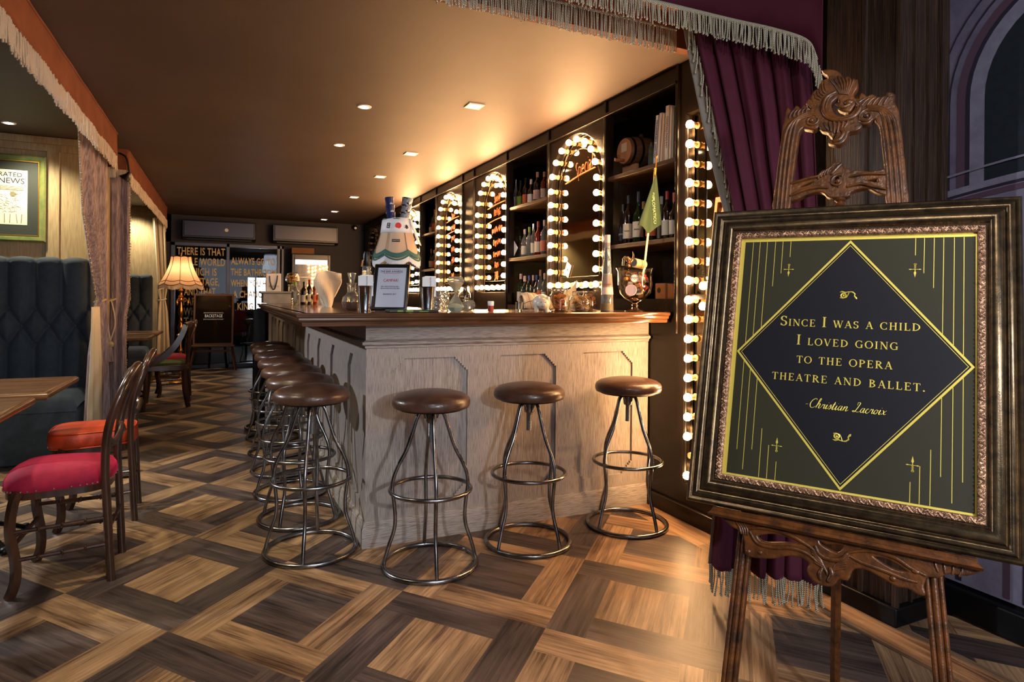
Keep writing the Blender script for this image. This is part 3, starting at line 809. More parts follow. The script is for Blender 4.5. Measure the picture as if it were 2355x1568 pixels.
def dia(k0, k1, z, m, nm):
    b = MB(); o = [(dcx + (x - dcx) * k0, dcy + (y - dcy) * k0) for x, y in DC]
    if k1 is None: b.add([(x, y, z) for x, y in o], [(0, 3, 2, 1)])
    else:
        i = [(dcx + (x - dcx) * k1, dcy + (y - dcy) * k1) for x, y in DC]
        b.add([(x, y, z) for x, y in o + i], [(k, (k + 1) % 4, 4 + (k + 1) % 4, 4 + k) for k in range(4)])
    return b.build(nm, m, board, smooth=False)
dia(1, None, .0010, M_sblack, 'black_diamond')
dia(1.0, .975, .0013, M_sgold, 'diamond_border'); dia(.957, .951, .0013, M_sgold, 'diamond_inner_line')
def vline(x, y0, y1, w=.0007):
    return [(x - w, y0), (x + w, y0), (x + w, y1), (x - w, y1)]
ln = MB()
def addflat(b, poly, z=.0009):
    b.add([(x, y, z) for x, y in poly], [tuple(range(len(poly)))])
L_, R_, T_, B_ = DC[3], DC[1], DC[0], DC[2]
def edge(x, top):
    P = T_ if top else B_
    Q = L_ if x < P[0] else R_
    return P[1] + (Q[1] - P[1]) * (x - P[0]) / (Q[0] - P[0])
def gline(x, y0, y1):
    q = MB(); addflat(q, vline(x, y0, y1)); q.build('gold_line', M_sgold, board, smooth=False)
for xs in ((.115, .133, .152, .173, .192, .212), (.594, .575, .554, .535, .515, .497)):
    ends = (edge(xs[0], 1), edge(xs[1], 1), edge(xs[2], 1), .594, .631, .677)
    for x, e_ in zip(xs, ends): gline(x, e_, .7215)
    for x, e_ in zip(xs[:3], (.150, .102, .155)): gline(x, e_, edge(x, 0))
    for x, e_ in zip(xs[3:], (.212, .172, .134)): gline(x, .0885, e_)
def dagger(cx, cy, s, flip):
    b = MB(); f = -1 if flip else 1
    P = lambda x, y: (cx + x * s, cy + y * s * f)
    for poly in ([(-1, 0), (-.75, .1), (-.5, .035), (.5, .035), (.75, .1), (1, 0), (.75, -.1), (.5, -.035), (-.5, -.035), (-.75, -.1)],
                 [(-.06, -.05), (-.05, -.35), (-.2, -.62), (0, -1.55), (.2, -.62), (.05, -.35), (.06, -.05)]):
        addflat(b, [P(x, y) for x, y in poly], .0011)
    for k in range(4): b.tube([(*P(-.14, .12 + k * .2), .0011), (*P(.14, .26 + k * .2), .0011)], .0009, 4)
    b.tube([(*P(.2 * math.cos(a * PI / 4), .98 + .12 * math.sin(a * PI / 4)), .0011) for a in range(8)], .0007, 4, closed=True)
    b.build('gold_dagger', M_sgold, board, smooth=False)
dagger(.211, .642, .0135, False); dagger(.497, .641, .0135, False); dagger(.211, .173, .0135, True); dagger(.501, .172, .0135, True)
def rose(cx, cy, s, f):
    b = MB(); z = .0016
    b.tube([(cx + (-.55 + .3 * math.cos(a * PI / 6)) * s, cy + f * (-.05 + .3 * math.sin(a * PI / 6)) * s, z) for a in range(12)], .0018, 5, closed=True)
    b.ball((cx - .55 * s, cy - f * .02 * s, z), .0026, 8, 5, (1, 1, .3))
    b.tube([(cx + x * s, cy + f * y * s, z) for x, y in ((-1.0, .42), (-.75, .5), (-.3, .38), (.1, .5), (.5, .46), (.8, .2), (.75, -.1), (.95, -.35), (1.05, -.5))], .0014, 5, rs=[.0006, .002, .0015, .001, .002, .0018, .0016, .0028, .0008])
    b.tube([(cx + x * s, cy + f * y * s, z) for x, y in ((-.95, -.35), (-.6, -.42), (-.2, -.3), (.0, .1), (.1, .45))], .001, 5)
    b.build('gold_rose', M_sgold, board)
rose(.355, .572, .019, 1); rose(.355, .215, .019, -1)
# -- serif capitals drawn stroke by stroke
TK, TN = .155, .06
def glyph(ch):
    S = lambda *a: ('s',) + a
    st = lambda x, y0=0, y1=1: [S(x, y0, x, y1, TK), ('f', x, y0, .17), ('f', x, y1, .17)]
    g = {
        'I': (.42, st(.21)),
        'N': (.98, [S(.17, 0, .17, 1, TN), ('f', .17, 0, .13), ('f', .12, 1, .13), S(.17, 1, .81, 0, TK), S(.81, 0, .81, 1, TN), ('f', .81, 1, .13)]),
        'H': (.95, st(.2) + st(.75) + [S(.2, .52, .75, .52, TN)]),
        'E': (.78, st(.2) + [S(.2, .975, .66, .975, TN), S(.2, .53, .52, .53, TN), S(.2, .025, .68, .025, TN), S(.66, .98, .66, .80, TN), S(.69, .02, .69, .22, TN), S(.52, .44, .52, .62, TN)]),
        'L': (.74, st(.2) + [S(.2, .025, .66, .025, TN), S(.67, .02, .67, .24, TN)]),
        'T': (.82, [S(.41, 0, .41, 1, TK), ('f', .41, 0, .17), S(.05, .975, .77, .975, TN), S(.06, .98, .06, .78, TN), S(.76, .98, .76, .78, TN)]),
        'D': (.95, st(.2) + [('a', .2, .5, .62, .475, -90, 90)]),
        'O': (.98, [('a', .49, .5, .40, .475, 0, 360)]),
        'C': (.88, [('a', .48, .5, .39, .475, 48, 312), S(.76, .98, .76, .72, TN), S(.76, .02, .76, .26, TN)]),
        'G': (.95, [('a', .48, .5, .39, .475, 48, 320), S(.76, .98, .76, .72, TN), S(.77, .03, .77, .42, TK), ('f', .77, .42, .15)]),
        'S': (.66, [('a', .33, .745, .215, .22, 20, 270), ('a', .33, .265, .235, .24, -160, 90), S(.56, .97, .56, .74, TN), S(.09, .03, .09, .27, TN)]),
        'V': (.90, [S(.12, 1, .46, 0, TK), S(.46, 0, .78, 1, TN), ('f', .12, 1, .15), ('f', .78, 1, .13)]),
        'W': (1.25, [S(.12, 1, .40, 0, TK), S(.40, 0, .62, .95, TN), S(.60, 1, .88, 0, TK), S(.88, 0, 1.13, 1, TN), ('f', .12, 1, .15), ('f', .60, 1, .15), ('f', 1.13, 1, .12)]),
        'A': (.90, [S(.14, 0, .44, 1, TN), S(.44, 1, .78, 0, TK), S(.24, .36, .64, .36, TN), ('f', .14, 0, .13), ('f', .78, 0, .15)]),
        'R': (.90, st(.2) + [('a', .2, .74, .44, .235, -90, 90), S(.42, .5, .80, 0, TK), ('f', .82, 0, .10)]),
        'P': (.78, st(.2) + [('a', .2, .72, .46, .255, -90, 90)]),
        'B': (.84, st(.2) + [('a', .2, .76, .40, .215, -90, 90), ('a', .2, .28, .48, .255, -90, 90)]),
        '.': (.34, [('d', .17, .09, .10)]),
        ' ': (.45, []),
    }
    return g[ch]
def stroke_poly(x0, y0, x1, y1, w):
    dx, dy = x1 - x0, y1 - y0; l = math.hypot(dx, dy); nx, ny = -dy / l * w / 2, dx / l * w / 2
    if abs(dy) > abs(dx) and abs(dx) > .01:      # slanted strokes are cut level
        hw = w / 2 * l / abs(dy)
        return [(x0 - hw, y0), (x0 + hw, y0), (x1 + hw, y1), (x1 - hw, y1)]
    return [(x0 - nx, y0 - ny), (x1 - nx, y1 - ny), (x1 + nx, y1 + ny), (x0 + nx, y0 + ny)]
def serif_line(s, x0, x1, base, hbig, hsmall):
    hs = [hbig if c.isupper() else hsmall for c in s]
    tot = sum(glyph(c.upper())[0] * (h if c != ' ' else hsmall * 1.1) for c, h in zip(s, hs)); gap = ((x1 - x0) - tot) / max(len(s) - 1, 1)
    x = x0; b = MB()
    for c, h in zip(s, hs):
        adv, els = glyph(c.upper()); k = 1.0 if h == hsmall else 1.0
        P = lambda px, py: (x + px * h, base + py * h)
        for e_ in els:
            if e_[0] == 's': addflat(b, [P(*p) for p in stroke_poly(*e_[1:])], .0015)
            elif e_[0] == 'f':
                y = e_[2]; s_ = .05 if y < .7 else -.05
                addflat(b, [P(e_[1] - e_[3], y), P(e_[1] + e_[3], y), P(e_[1] + e_[3] * .8, y + s_), P(e_[1] - e_[3] * .8, y + s_)], .00155)
            elif e_[0] == 'd': addflat(b, [P(e_[1] + e_[3] * math.cos(q * PI / 6), e_[2] + e_[3] * math.sin(q * PI / 6)) for q in range(12)], .0015)
            else:
                _, cx, cy, rx, ry, a0, a1 = e_; n = max(6, int(abs(a1 - a0) / 12)); vs = []
                for q in range(n + 1):
                    a = R(a0 + (a1 - a0) * q / n); w_ = TN + (TK * 1.05 - TN) * abs(math.cos(a)) ** 1.5
                    for sg_ in (-.5, .5): vs.append((*P(cx + (rx + 0 * w_) * math.cos(a) + sg_ * w_ * math.cos(a), cy + ry * math.sin(a) + sg_ * min(w_, TN * 1.2 + abs(math.cos(a)) * .02) * math.sin(a)), .0015))
                b.add(vs, [(2 * q, 2 * q + 1, 2 * q + 3, 2 * q + 2) for q in range(n)])
        x += adv * (h if c != ' ' else hsmall * 1.1) + gap
    o = b.build('gold_lettering', M_sgold, board, smooth=False)
    return o
serif_line('Since I was a child', .199, .511, .4865, .0265, .0185)
serif_line('I loved going', .241, .467, .4375, .0265, .0185)
serif_line('to the opera', .244, .456, .3895, .0265, .0185)
serif_line('theatre and ballet.', .188, .523, .3425, .0265, .0185)
# -- the signature in joined script, one pen path per letter
SCR = {
    '-': (.30, [[(0, .32), (.2, .34)]]),
    'C': (.62, [[(.52, .85), (.5, .98), (.36, 1.0), (.16, .75), (.08, .38), (.18, .04), (.38, .0), (.56, .16)]]),
    'h': (.42, [[(-.05, .1), (.16, .6), (.24, 1.0), (.17, 1.02), (.08, .5), (.02, 0)], [(.04, .2), (.2, .5), (.28, .42), (.22, .06), (.3, 0), (.42, .14)]]),
    'r': (.34, [[(0, .12), (.1, .45), (.14, .38), (.26, .44), (.22, .1), (.28, 0), (.36, .14)]]),
    'i': (.24, [[(0, .12), (.12, .46), (.06, .06), (.12, 0), (.25, .14)], [(.17, .66), (.19, .70)]]),
    's': (.28, [[(0, .1), (.16, .5), (.2, .2), (.12, 0), (.02, .05)], [(.12, 0), (.28, .14)]]),
    't': (.26, [[(0, .12), (.18, .82), (.08, .08), (.14, 0), (.26, .14)], [(.02, .55), (.28, .58)]]),
    'a': (.42, [[(.3, .42), (.16, .46), (.04, .18), (.1, 0), (.22, .1), (.32, .46), (.27, .06), (.33, 0), (.43, .14)]]),
    'n': (.44, [[(0, .12), (.1, .46), (.04, 0)], [(.05, .15), (.22, .46), (.3, .4), (.24, .05), (.31, 0), (.45, .14)]]),
    'L': (.62, [[(.3, .72), (.3, .98), (.48, 1.0), (.44, .7), (.26, .1), (.1, 0), (.04, .08), (.2, .1), (.45, 0), (.62, .1)]]),
    'c': (.30, [[(.24, .4), (.14, .46), (.03, .2), (.08, 0), (.18, .0), (.3, .14)]]),
    'o': (.36, [[(.2, .46), (.06, .3), (.06, .02), (.2, .04), (.28, .3), (.2, .46), (.26, .38), (.38, .4)]]),
    'x': (.36, [[(.02, .44), (.12, .4), (.2, .04), (.36, .1)], [(.34, .46), (.02, 0)]]),
    ' ': (.30, []),
}
def script_line(s, x0, x1, base, h):
    tot = sum(SCR[c][0] for c in s); k = (x1 - x0) / tot; x = x0; b = MB()
    for c in s:
        adv, ps = SCR[c]
        for p in ps:
            pts = bez([(x + (q[0] + q[1] * .22) * k, base + q[1] * h, .0016) for q in p], 5) if len(p) > 2 else [(x + (q[0] + q[1] * .22) * k, base + q[1] * h, .0016) for q in p]
            n = len(pts); b.tube(pts, .0007, 5, rs=[.0005 + .0005 * math.sin(PI * i / max(n - 1, 1)) for i in range(n)])
        x += adv * k
    b.build('gold_signature', M_sgold, board)
script_line('-Christian Lacroix', .270, .445, .279, .023)

# ---- the carved easel
ez = root('carved_easel', 'carved walnut easel with leaf crest holding the large bronze framed sign', 'easel', EM)
crest = [(0.161, 0.815), (0.163, 0.904), (0.167, 0.995), (0.17, 1.064), (0.174, 1.102), (0.178, 1.132), (0.188, 1.116), (0.2, 1.137), (0.211, 1.124), (0.22, 1.136), (0.232, 1.12), (0.242, 1.126), (0.229, 1.144), (0.233, 1.153), (0.245, 1.14), (0.24, 1.164), (0.247, 1.18), (0.257, 1.184), (0.265, 1.208), (0.283, 1.21), (0.279, 1.228), (0.267, 1.241), (0.289, 1.237), (0.306, 1.223), (0.313, 1.205), (0.328, 1.208), (0.338, 1.194), (0.349, 1.195), (0.35, 1.174), (0.341, 1.154), (0.346, 1.138), (0.359, 1.134), (0.364, 1.149), (0.376, 1.137), (0.389, 1.142), (0.403, 1.13), (0.419, 1.133), (0.429, 1.126), (0.427, 1.141), (0.439, 1.134), (0.438, 1.116), (0.447, 1.089), (0.452, 1.058), (0.461, 0.983), (0.469, 0.899), (0.475, 0.815),
         (0.438, 0.815), (0.431, 0.897), (0.422, 0.977), (0.414, 1.042), (0.402, 1.070), (0.391, 1.071), (0.383, 1.062), (0.367, 1.061), (0.357, 1.066), (0.365, 1.054), (0.354, 1.044), (0.335, 1.041), (0.329, 1.021), (0.315, 1.008), (0.294, 1.014), (0.309, 1.024), (0.313, 1.045), (0.303, 1.052), (0.296, 1.035), (0.287, 1.049), (0.272, 1.056), (0.262, 1.07), (0.251, 1.062), (0.231, 1.068), (0.221, 1.072), (0.209, 1.055), (0.206, 1.013), (0.202, 0.946), (0.199, 0.879), (0.195, 0.815)]
hole = [(0.287, 1.131), (0.298, 1.148), (0.309, 1.15), (0.314, 1.132), (0.31, 1.118), (0.333, 1.104), (0.345, 1.119), (0.353, 1.117), (0.349, 1.101), (0.336, 1.089), (0.316, 1.086), (0.295, 1.101)]
ZB = -.022
link_mesh(flat_shape([spline2(crest, 3), spline2(hole, 4)], .009, .004), 'crest', M_easel, ez, Matrix.Translation((0, 0, ZB)))
b = MB()
def ridge(pts, r=.004, z=ZB + .0145, rs=None, n=6):
    P = bez([(x, y, z) for x, y in pts], n); m = len(P)
    b.tube(P, r, 8, rs=[r * (.35 + .65 * math.sin(PI * (.12 + .76 * i / (m - 1)))) for i in range(m)])
def spiral(cx, cy, r, s, a0, turns=1.3, w=.0045):
    P = []
    for i in range(22):
        t = i / 21; a = a0 + s * turns * 2 * PI * t; rr = r * (1 - .78 * t); P.append((cx + rr * math.cos(a), cy + rr * math.sin(a), ZB + .012 + .004 * t))
    b.tube(P, w, 8, rs=[w * (1 - .35 * i / 21) for i in range(22)])
    b.ball((cx, cy, ZB + .015), r * .34, 10, 6, (1, 1, .8))
spiral(.243, 1.086, .020, -1, R(100)); spiral(.378, 1.080, .020, 1, R(80))
# mouldings of the stiles running up and curling into the scrolls
for dx in (-.011, .0, .011):
    ridge([(.178 + dx, .82), (.181 + dx, .95), (.187 + dx, 1.05), (.198 + dx * .6, 1.088), (.222, 1.104 - dx * .5), (.243, 1.107 - dx * .5)], .0058, ZB + .0125)
    ridge([(.456 + dx, .82), (.445 + dx, .95), (.433 + dx, 1.05), (.420 + dx * .6, 1.085), (.398, 1.100 + dx * .5), (.378, 1.102 + dx * .5)], .0058, ZB + .0125)
# c-shaped shell round the opening
for k in range(2):
    ridge([(.30, 1.166 - k * .008), (.276 + k * .008, 1.15), (.27 + k * .007, 1.115), (.285 + k * .004, 1.088 + k * .006), (.318, 1.076 + k * .006), (.350, 1.084 + k * .006), (.363 - k * .006, 1.11), (.352, 1.128)], .0065 - k * .002)
ridge([(.30, 1.128), (.312, 1.118), (.325, 1.116), (.34, 1.124)], .005); b.ball((.334, 1.128, ZB + .014), .010, 10, 6, (1.3, .9, .7))
for k in range(7): ridge([(.312 + k * .003, 1.158 - k * .001), (.300 + k * .007, 1.185 + k * .001), (.285 + k * .0095, 1.215 - abs(k - 2) * .004)], .0034)
for k in range(5): ridge([(.262 + k * .004, 1.148 + k * .006), (.252 + k * .005, 1.156 + k * .008), (.246 + k * .006, 1.168 + k * .010)], .0028)
for k in range(6): ridge([(.352 + k * .013, 1.112 - k * .001), (.360 + k * .013, 1.124), (.374 + k * .011, 1.134 - k * .001)], .0034)
for k in range(5): ridge([(.184 + k * .011, 1.100 + k * .003), (.186 + k * .0105, 1.114 + k * .002), (.194 + k * .010, 1.126)], .0032)
for k in range(6): ridge([(.275 + k * .012, 1.078 - abs(k - 2.5) * .001), (.282 + k * .010, 1.062 - (2.5 - abs(k - 2.5)) * .002), (.287 + k * .0075, 1.050 - (2.5 - abs(k - 2.5)) * .006)], .0038)
ridge([(.318, 1.055), (.325, 1.035), (.315, 1.018), (.300, 1.014)], .006)
b.build('crest_carving', M_easel, ez, angle=80)
rail = [(0.193, 0.904), (0.219, 0.905), (0.242, 0.914), (0.265, 0.915), (0.278, 0.93), (0.296, 0.931), (0.302, 0.947), (0.322, 0.949), (0.325, 0.933), (0.341, 0.927), (0.343, 0.914), (0.358, 0.922), (0.393, 0.914), (0.434, 0.915), (0.438, 0.853), (0.413, 0.857), (0.39, 0.872), (0.364, 0.871), (0.345, 0.862), (0.341, 0.852), (0.3, 0.852), (0.285, 0.867), (0.263, 0.871), (0.231, 0.86), (0.213, 0.851), (0.190, 0.852)]
rh = [[(0.219, 0.888), (0.252, 0.902), (0.259, 0.897), (0.234, 0.884)], [(0.376, 0.892), (0.401, 0.897), (0.411, 0.896), (0.412, 0.882), (0.393, 0.887)], [(0.31, 0.905), (0.319, 0.907), (0.322, 0.877), (0.314, 0.878)]]
link_mesh(flat_shape([spline2(rail, 3)] + [spline2(h, 3) for h in rh], .008, .003), 'upper_rail', M_easel, ez, Matrix.Translation((0, 0, ZB)))
b = MB()
spiral(.317, .894, .020, 1, R(60), 1.0); ridge([(.20, .86), (.235, .875), (.27, .880), (.295, .876)]); ridge([(.34, .876), (.37, .882), (.40, .872), (.43, .862)])
ridge([(.20, .897), (.24, .908), (.28, .915)]); ridge([(.345, .905), (.38, .910), (.428, .905)]); ridge([(.30, .915), (.315, .935), (.325, .945)], .005)
for k in range(4): ridge([(.268 + k * .007, .905 + k * .004), (.272 + k * .007, .918 + k * .004), (.282 + k * .006, .926 + k * .004)], .003)
b.build('rail_carving', M_easel, ez, angle=80)
MB().lathe([(.006, .0), (.013, .004), (.014, .010), (.008, .014), (.012, .022), (.016, .028), (.010, .034)], 16).tf(Matrix.Translation((.324, .852, ZB)) @ Matrix.Rotation(R(90), 4, 'X')).build('pendant_knob', M_easel, ez)
# straight legs with fluting
def leg(x0, y0, x1, y1):
    b = MB(); A = Vector((x0, y0, ZB)); B_ = Vector((x1, y1, ZB)); t = (B_ - A).normalized(); s = Vector((t.y, -t.x, 0))
    m0 = len(b.v); hw = .018
    b.add([A - s * hw + Vector((0, 0, -.010)), A + s * hw + Vector((0, 0, -.010)), A + s * hw + Vector((0, 0, .008)), A - s * hw + Vector((0, 0, .008)), B_ - s * hw + Vector((0, 0, -.010)), B_ + s * hw + Vector((0, 0, -.010)), B_ + s * hw + Vector((0, 0, .008)), B_ - s * hw + Vector((0, 0, .008))],
          [(0, 1, 2, 3), (4, 7, 6, 5), (0, 4, 5, 1), (1, 5, 6, 2), (2, 6, 7, 3), (3, 7, 4, 0)])
    for d, r in ((-.0125, .0055), (0, .0075), (.0125, .0055)): b.tube([A + s * d + Vector((0, 0, .006)), B_ + s * d + Vector((0, 0, .006))], r, 10)
    b.build('leg', M_easel, ez)
def floor_b(a): return -(BLC.z + a * EU.z + ZB * .2579) / EV.z
leg(.128, floor_b(.128), .178, .83); leg(.604, floor_b(.604), .456, .83)
# rear prop
fb_ = -(BLC.z + .33 * EU.z - .52 * .2579) / EV.z
MB().tube([(.324, .80, ZB - .03), (.33, fb_ + .01, -.52)], .013, 4).build('rear_leg', M_easel, ez)
# tray and apron
tr = MB()
pf = [(-.020, -.012), (-.020, .032), (-.014, .040), (-.008, .036), (-.006, .030), (-.002, .030), (.002, .026), (.002, -.012)]
n = len(pf); tr.add([(.060 + (.004 if y < -.01 else .014), y, z) for y, z in pf] + [(.632 - (.004 if y < -.01 else .014), y, z) for y, z in pf], [(i, (i + 1) % n, n + (i + 1) % n, n + i) for i in range(n)] + [tuple(range(n)), tuple(range(2 * n - 1, n - 1, -1))])
tr.build('tray', M_easel, ez, loc=(0, -.004, 0), angle=30)
apron = [(0.098, -0.022), (0.154, -0.020), (0.311, -0.02), (0.452, -0.02), (0.559, -0.021), (0.623, -0.02), (0.6, -0.037), (0.568, -0.041), (0.551, -0.054), (0.535, -0.056), (0.527, -0.063), (0.523, -0.082), (0.526, -0.096), (0.515, -0.096), (0.498, -0.089), (0.48, -0.091), (0.467, -0.087), (0.445, -0.078), (0.418, -0.07), (0.395, -0.073), (0.386, -0.085), (0.38, -0.102), (0.363, -0.103), (0.35, -0.122), (0.326, -0.125), (0.311, -0.119), (0.301, -0.104), (0.305, -0.087), (0.287, -0.076), (0.254, -0.078), (0.224, -0.091), (0.197, -0.097), (0.171, -0.1), (0.16, -0.095), (0.158, -0.073), (0.147, -0.045), (0.128, -0.041)]
ah = [[(0.181, -0.049), (0.22, -0.035), (0.262, -0.039), (0.285, -0.052), (0.247, -0.056), (0.211, -0.064), (0.19, -0.063)], [(0.317, -0.03), (0.336, -0.033), (0.355, -0.029), (0.372, -0.03), (0.37, -0.046), (0.357, -0.054), (0.337, -0.049), (0.322, -0.042)], [(0.426, -0.041), (0.453, -0.037), (0.479, -0.045), (0.501, -0.059), (0.475, -0.063), (0.449, -0.055)]]
link_mesh(flat_shape([spline2(apron, 3)] + [spline2(h, 3) for h in ah], .008, .004), 'apron', M_easel, ez, Matrix.Translation((0, 0, .004)))
b = MB(); z1 = .016
ridge([(.165, -.045), (.185, -.068), (.22, -.070), (.26, -.062), (.295, -.066), (.318, -.080)], .005, z1); ridge([(.16, -.038), (.20, -.030), (.25, -.032), (.29, -.045), (.315, -.058)], .005, z1)
ridge([(.385, -.052), (.41, -.060), (.45, -.066), (.49, -.074), (.515, -.075)], .005, z1); ridge([(.38, -.045), (.42, -.032), (.47, -.034), (.50, -.048), (.53, -.058)], .005, z1)
ridge([(.312, -.045), (.322, -.062), (.345, -.068), (.368, -.062), (.380, -.045)], .006, z1)
for k in range(6): ridge([(.302 + k * .002, -.052 - k * .006), (.315 + k * .004, -.062 - k * .006), (.326 + k * .003, -.070 - k * .007)], .0034, z1); ridge([(.385 - k * .002, -.050 - k * .006), (.372 - k * .004, -.060 - k * .006), (.360 - k * .003, -.070 - k * .006)], .0034, z1)
ridge([(.345, -.085), (.35, -.10), (.342, -.118)], .006, z1); ridge([(.33, -.09), (.325, -.105), (.328, -.118)], .005, z1)
for k in range(4): ridge([(.130 + k * .006, -.028), (.140 + k * .006, -.040), (.146 + k * .005, -.055)], .003, z1); ridge([(.545 + k * .016, -.026), (.548 + k * .015, -.036), (.552 + k * .012, -.046)], .003, z1)
b.ball((.470, -.079, z1), .007, 8, 6, (1, 1, .7)); b.ball((.512, -.054, z1), .007, 8, 6, (1.3, .8, .7)); b.ball((.193, -.088, z1), .006, 8, 6, (1, 1, .7)); b.ball((.165, -.092, z1), .007, 8, 6, (1, 1, .7))
b.build('apron_carving', M_easel, ez, angle=80)

# ================================================================== STAGE CURTAIN AND PELMET
def rope(b, p, L, r=.0028, sway=.004, turns=None):
    """one twisted bullion strand hanging from p"""
    n = 5; ph = random.random() * 6; pts = []
    for i in range(n + 1):
        t = i / n
        pts.append((p[0] + sway * math.sin(ph + 2 * t) * t, p[1] + sway * math.cos(ph * 1.7 + 2 * t) * t, p[2] - L * t))
    b.tube(pts, r, 5, rs=[r * (.85 + .2 * random.random()) for _ in range(n + 1)])
    b.ball(pts[-1], r * 1.5, 5, 4, (1, 1, 1.4))
def rope_mat():
    m = bpy.data.materials.new('twisted_rope_fringe'); m.use_nodes = True; nt = m.node_tree; b = nt.nodes['Principled BSDF']
    tc = nt.nodes.new('ShaderNodeTexCoord'); mp = nt.nodes.new('ShaderNodeMapping'); mp.inputs['Rotation'].default_value = (R(30), R(30), 0)
    wv = nt.nodes.new('ShaderNodeTexWave'); wv.bands_direction = 'Z'; wv.inputs['Scale'].default_value = 60; wv.inputs['Distortion'].default_value = 1.0
    nt.links.new(tc.outputs['Object'], mp.inputs[0]); nt.links.new(mp.outputs[0], wv.inputs[0])
    cr = nt.nodes.new('ShaderNodeValToRGB'); cr.color_ramp.elements[0].color = srgb(74, 66, 52); cr.color_ramp.elements[1].color = srgb(206, 198, 172); cr.color_ramp.elements[0].position = .25; cr.color_ramp.elements[1].position = .7
    nt.links.new(wv.outputs['Fac'], cr.inputs[0]); nt.links.new(cr.outputs[0], b.inputs['Base Color'])
    b.inputs['Roughness'].default_value = .6
    return m
M_rope = rope_mat()
pel = thing('stage_pelmet', 'burgundy velvet pelmet with grey gold rope fringe across the top of the picture', 'pelmet', (0, 0, 0))
K_ = .965
P0 = [(-.68, 2.3, 2.56), (0.2, 2.3, 2.56), (1.0, 2.3, 2.555), (1.60, 2.3, 2.55)] + [(x * K_, y * K_, 1.19 + (z - 1.19) * K_) for x, y, z in ((1.906, 2.31, 2.56), (2.06, 2.11, 2.445), (2.13, 1.966, 2.365), (2.185, 1.84, 2.28), (2.20, 1.80, 2.20), (2.205, 1.775, 2.09))]
PP = bez(P0, 14)
def fr_strip(P, L0, step, m, par, head=.018, jit=.008):
    b = MB(); hb = MB(); acc = 0; last = P[0]
    hb.add([p + Vector((0, -.004, .0)) for p in P] + [p + Vector((0, -.004, -head)) for p in P], [(i, i + 1, len(P) + i + 1, len(P) + i) for i in range(len(P) - 1)])
    dist = 0.0; nxt = 0.0
    for i in range(len(P) - 1):
        a, c = P[i], P[i + 1]; L = (c - a).length
        while nxt <= dist + L and L > 0:
            q = a + (c - a) * ((nxt - dist) / L)
            rope(b, (q.x + random.uniform(-.002, .002), q.y - .004 + random.uniform(-.004, .004), q.z - head * .6), L0 + random.uniform(-jit, jit) - head * .5)
            nxt += step
        dist += L
    hb.build('fringe_heading', m, par, solid=.004)
    # fine horizontal binding threads give the heading its ribbed look
    return b.build('fringe', m, par)
fr_strip(PP, .095, .0072, M_rope, pel)
hh = MB()
nv = len(PP)
def pel_pt(u, v):
    i = min(int(u * (nv - 1)), nv - 2); f = u * (nv - 1) - i; p = PP[i].lerp(PP[i + 1], f)
    fold = .012 * math.sin(p.x * 9 + 1) * v + .01 * math.sin(p.x * 17) * v
    return (p.x + .02 * v * max(0, (u - .55)), p.y + fold, p.z + v * (3.0 - p.z))
hh.grid(pel_pt, 150, 8).build('velvet_front', M_velvet, pel, solid=.006)
PB = [Vector((x, 2.46, 2.53)) for x in [-.68 + .1 * k for k in range(28)]]
fr_strip(PB, .115, .0078, M_rope, pel, head=.012)
MB().box(-.68, 2.02, 2.455, 2.47, 2.53, 3.0).build('pelmet_back', mat('rust_lining', srgb(122, 66, 40), .8), pel, smooth=False)
MB().box(-.68, 1.99, 2.31, 2.46, 2.60, 2.615).build('pelmet_board', mat('rust_lining', srgb(122, 66, 40), .8), pel, smooth=False)

def drape(rows, nf, m, par, name='drape', nu=120, nv=40, solid=.004, phase=0.0, sharp=1.0):
    """rows: (v, P0, P1, depth) interpolated smoothly; nf folds across."""
    def ev(v):
        for a, c in zip(rows, rows[1:]):
            if v <= c[0] or c is rows[-1]:
                t = smoothstep((v - a[0]) / (c[0] - a[0])); return Vector(a[1]).lerp(Vector(c[1]), t), Vector(a[2]).lerp(Vector(c[2]), t), a[3] + (c[3] - a[3]) * t
    def fn(u, v):
        A, B_, d = ev(v); p = A.lerp(B_, u); t = (B_ - A); nrm = Vector((-t.y, t.x, 0));
        if nrm.length > 1e-6: nrm.normalize()
        w = math.sin(2 * PI * nf * u + phase + .5 * math.sin(3 * v + u * 5)); w2 = math.sin(2 * PI * nf * 2.3 * u + 1.3 + v)
        p = p + nrm * (d * (w + .25 * w2)) + t.normalized() * (d * .3 * math.cos(2 * PI * nf * u + phase))
        return tuple(p)
    return MB().grid(fn, nu, nv).build(name, m, par, solid=solid), fn
cu = thing('stage_curtain', 'burgundy velvet stage curtain gathered at the right wall behind the framed sign', 'curtain', (0, 0, 0))
rows = [(0, (1.955, 2.32, 2.50), (2.215, 1.86, 2.50), .016), (.25, (1.985, 2.18, 2.0), (2.195, 1.80, 2.0), .024), (.45, (2.02, 2.06, 1.5), (2.18, 1.76, 1.5), .028), (.7, (1.98, 2.0, .9), (2.16, 1.74, .9), .03), (.9, (1.80, 1.93, .40), (2.12, 1.68, .36), .045), (1.0, (1.74, 1.90, .14), (2.10, 1.66, .11), .05)]
_, cf = drape(rows, 6.5, M_velvet, cu, nu=200, nv=50)
b = MB()
for k in range(96): rope(b, Vector(cf(k / 95, .995)) + Vector((-.004, -.004, 0)), .088 + random.uniform(-.008, .008), .0032, .006)
b.build('hem_fringe', M_rope, cu)
b = MB()
for k in range(150):
    v = k / 149 * .97; p = Vector(cf(0, v)); rope(b, p + Vector((-.010 + .030 * (k % 3) / 2, -.030 + .006 * (k % 3), 0)), .11 + random.uniform(-.02, .01), .0034, .006)
b.build('edge_fringe', M_rope, cu)
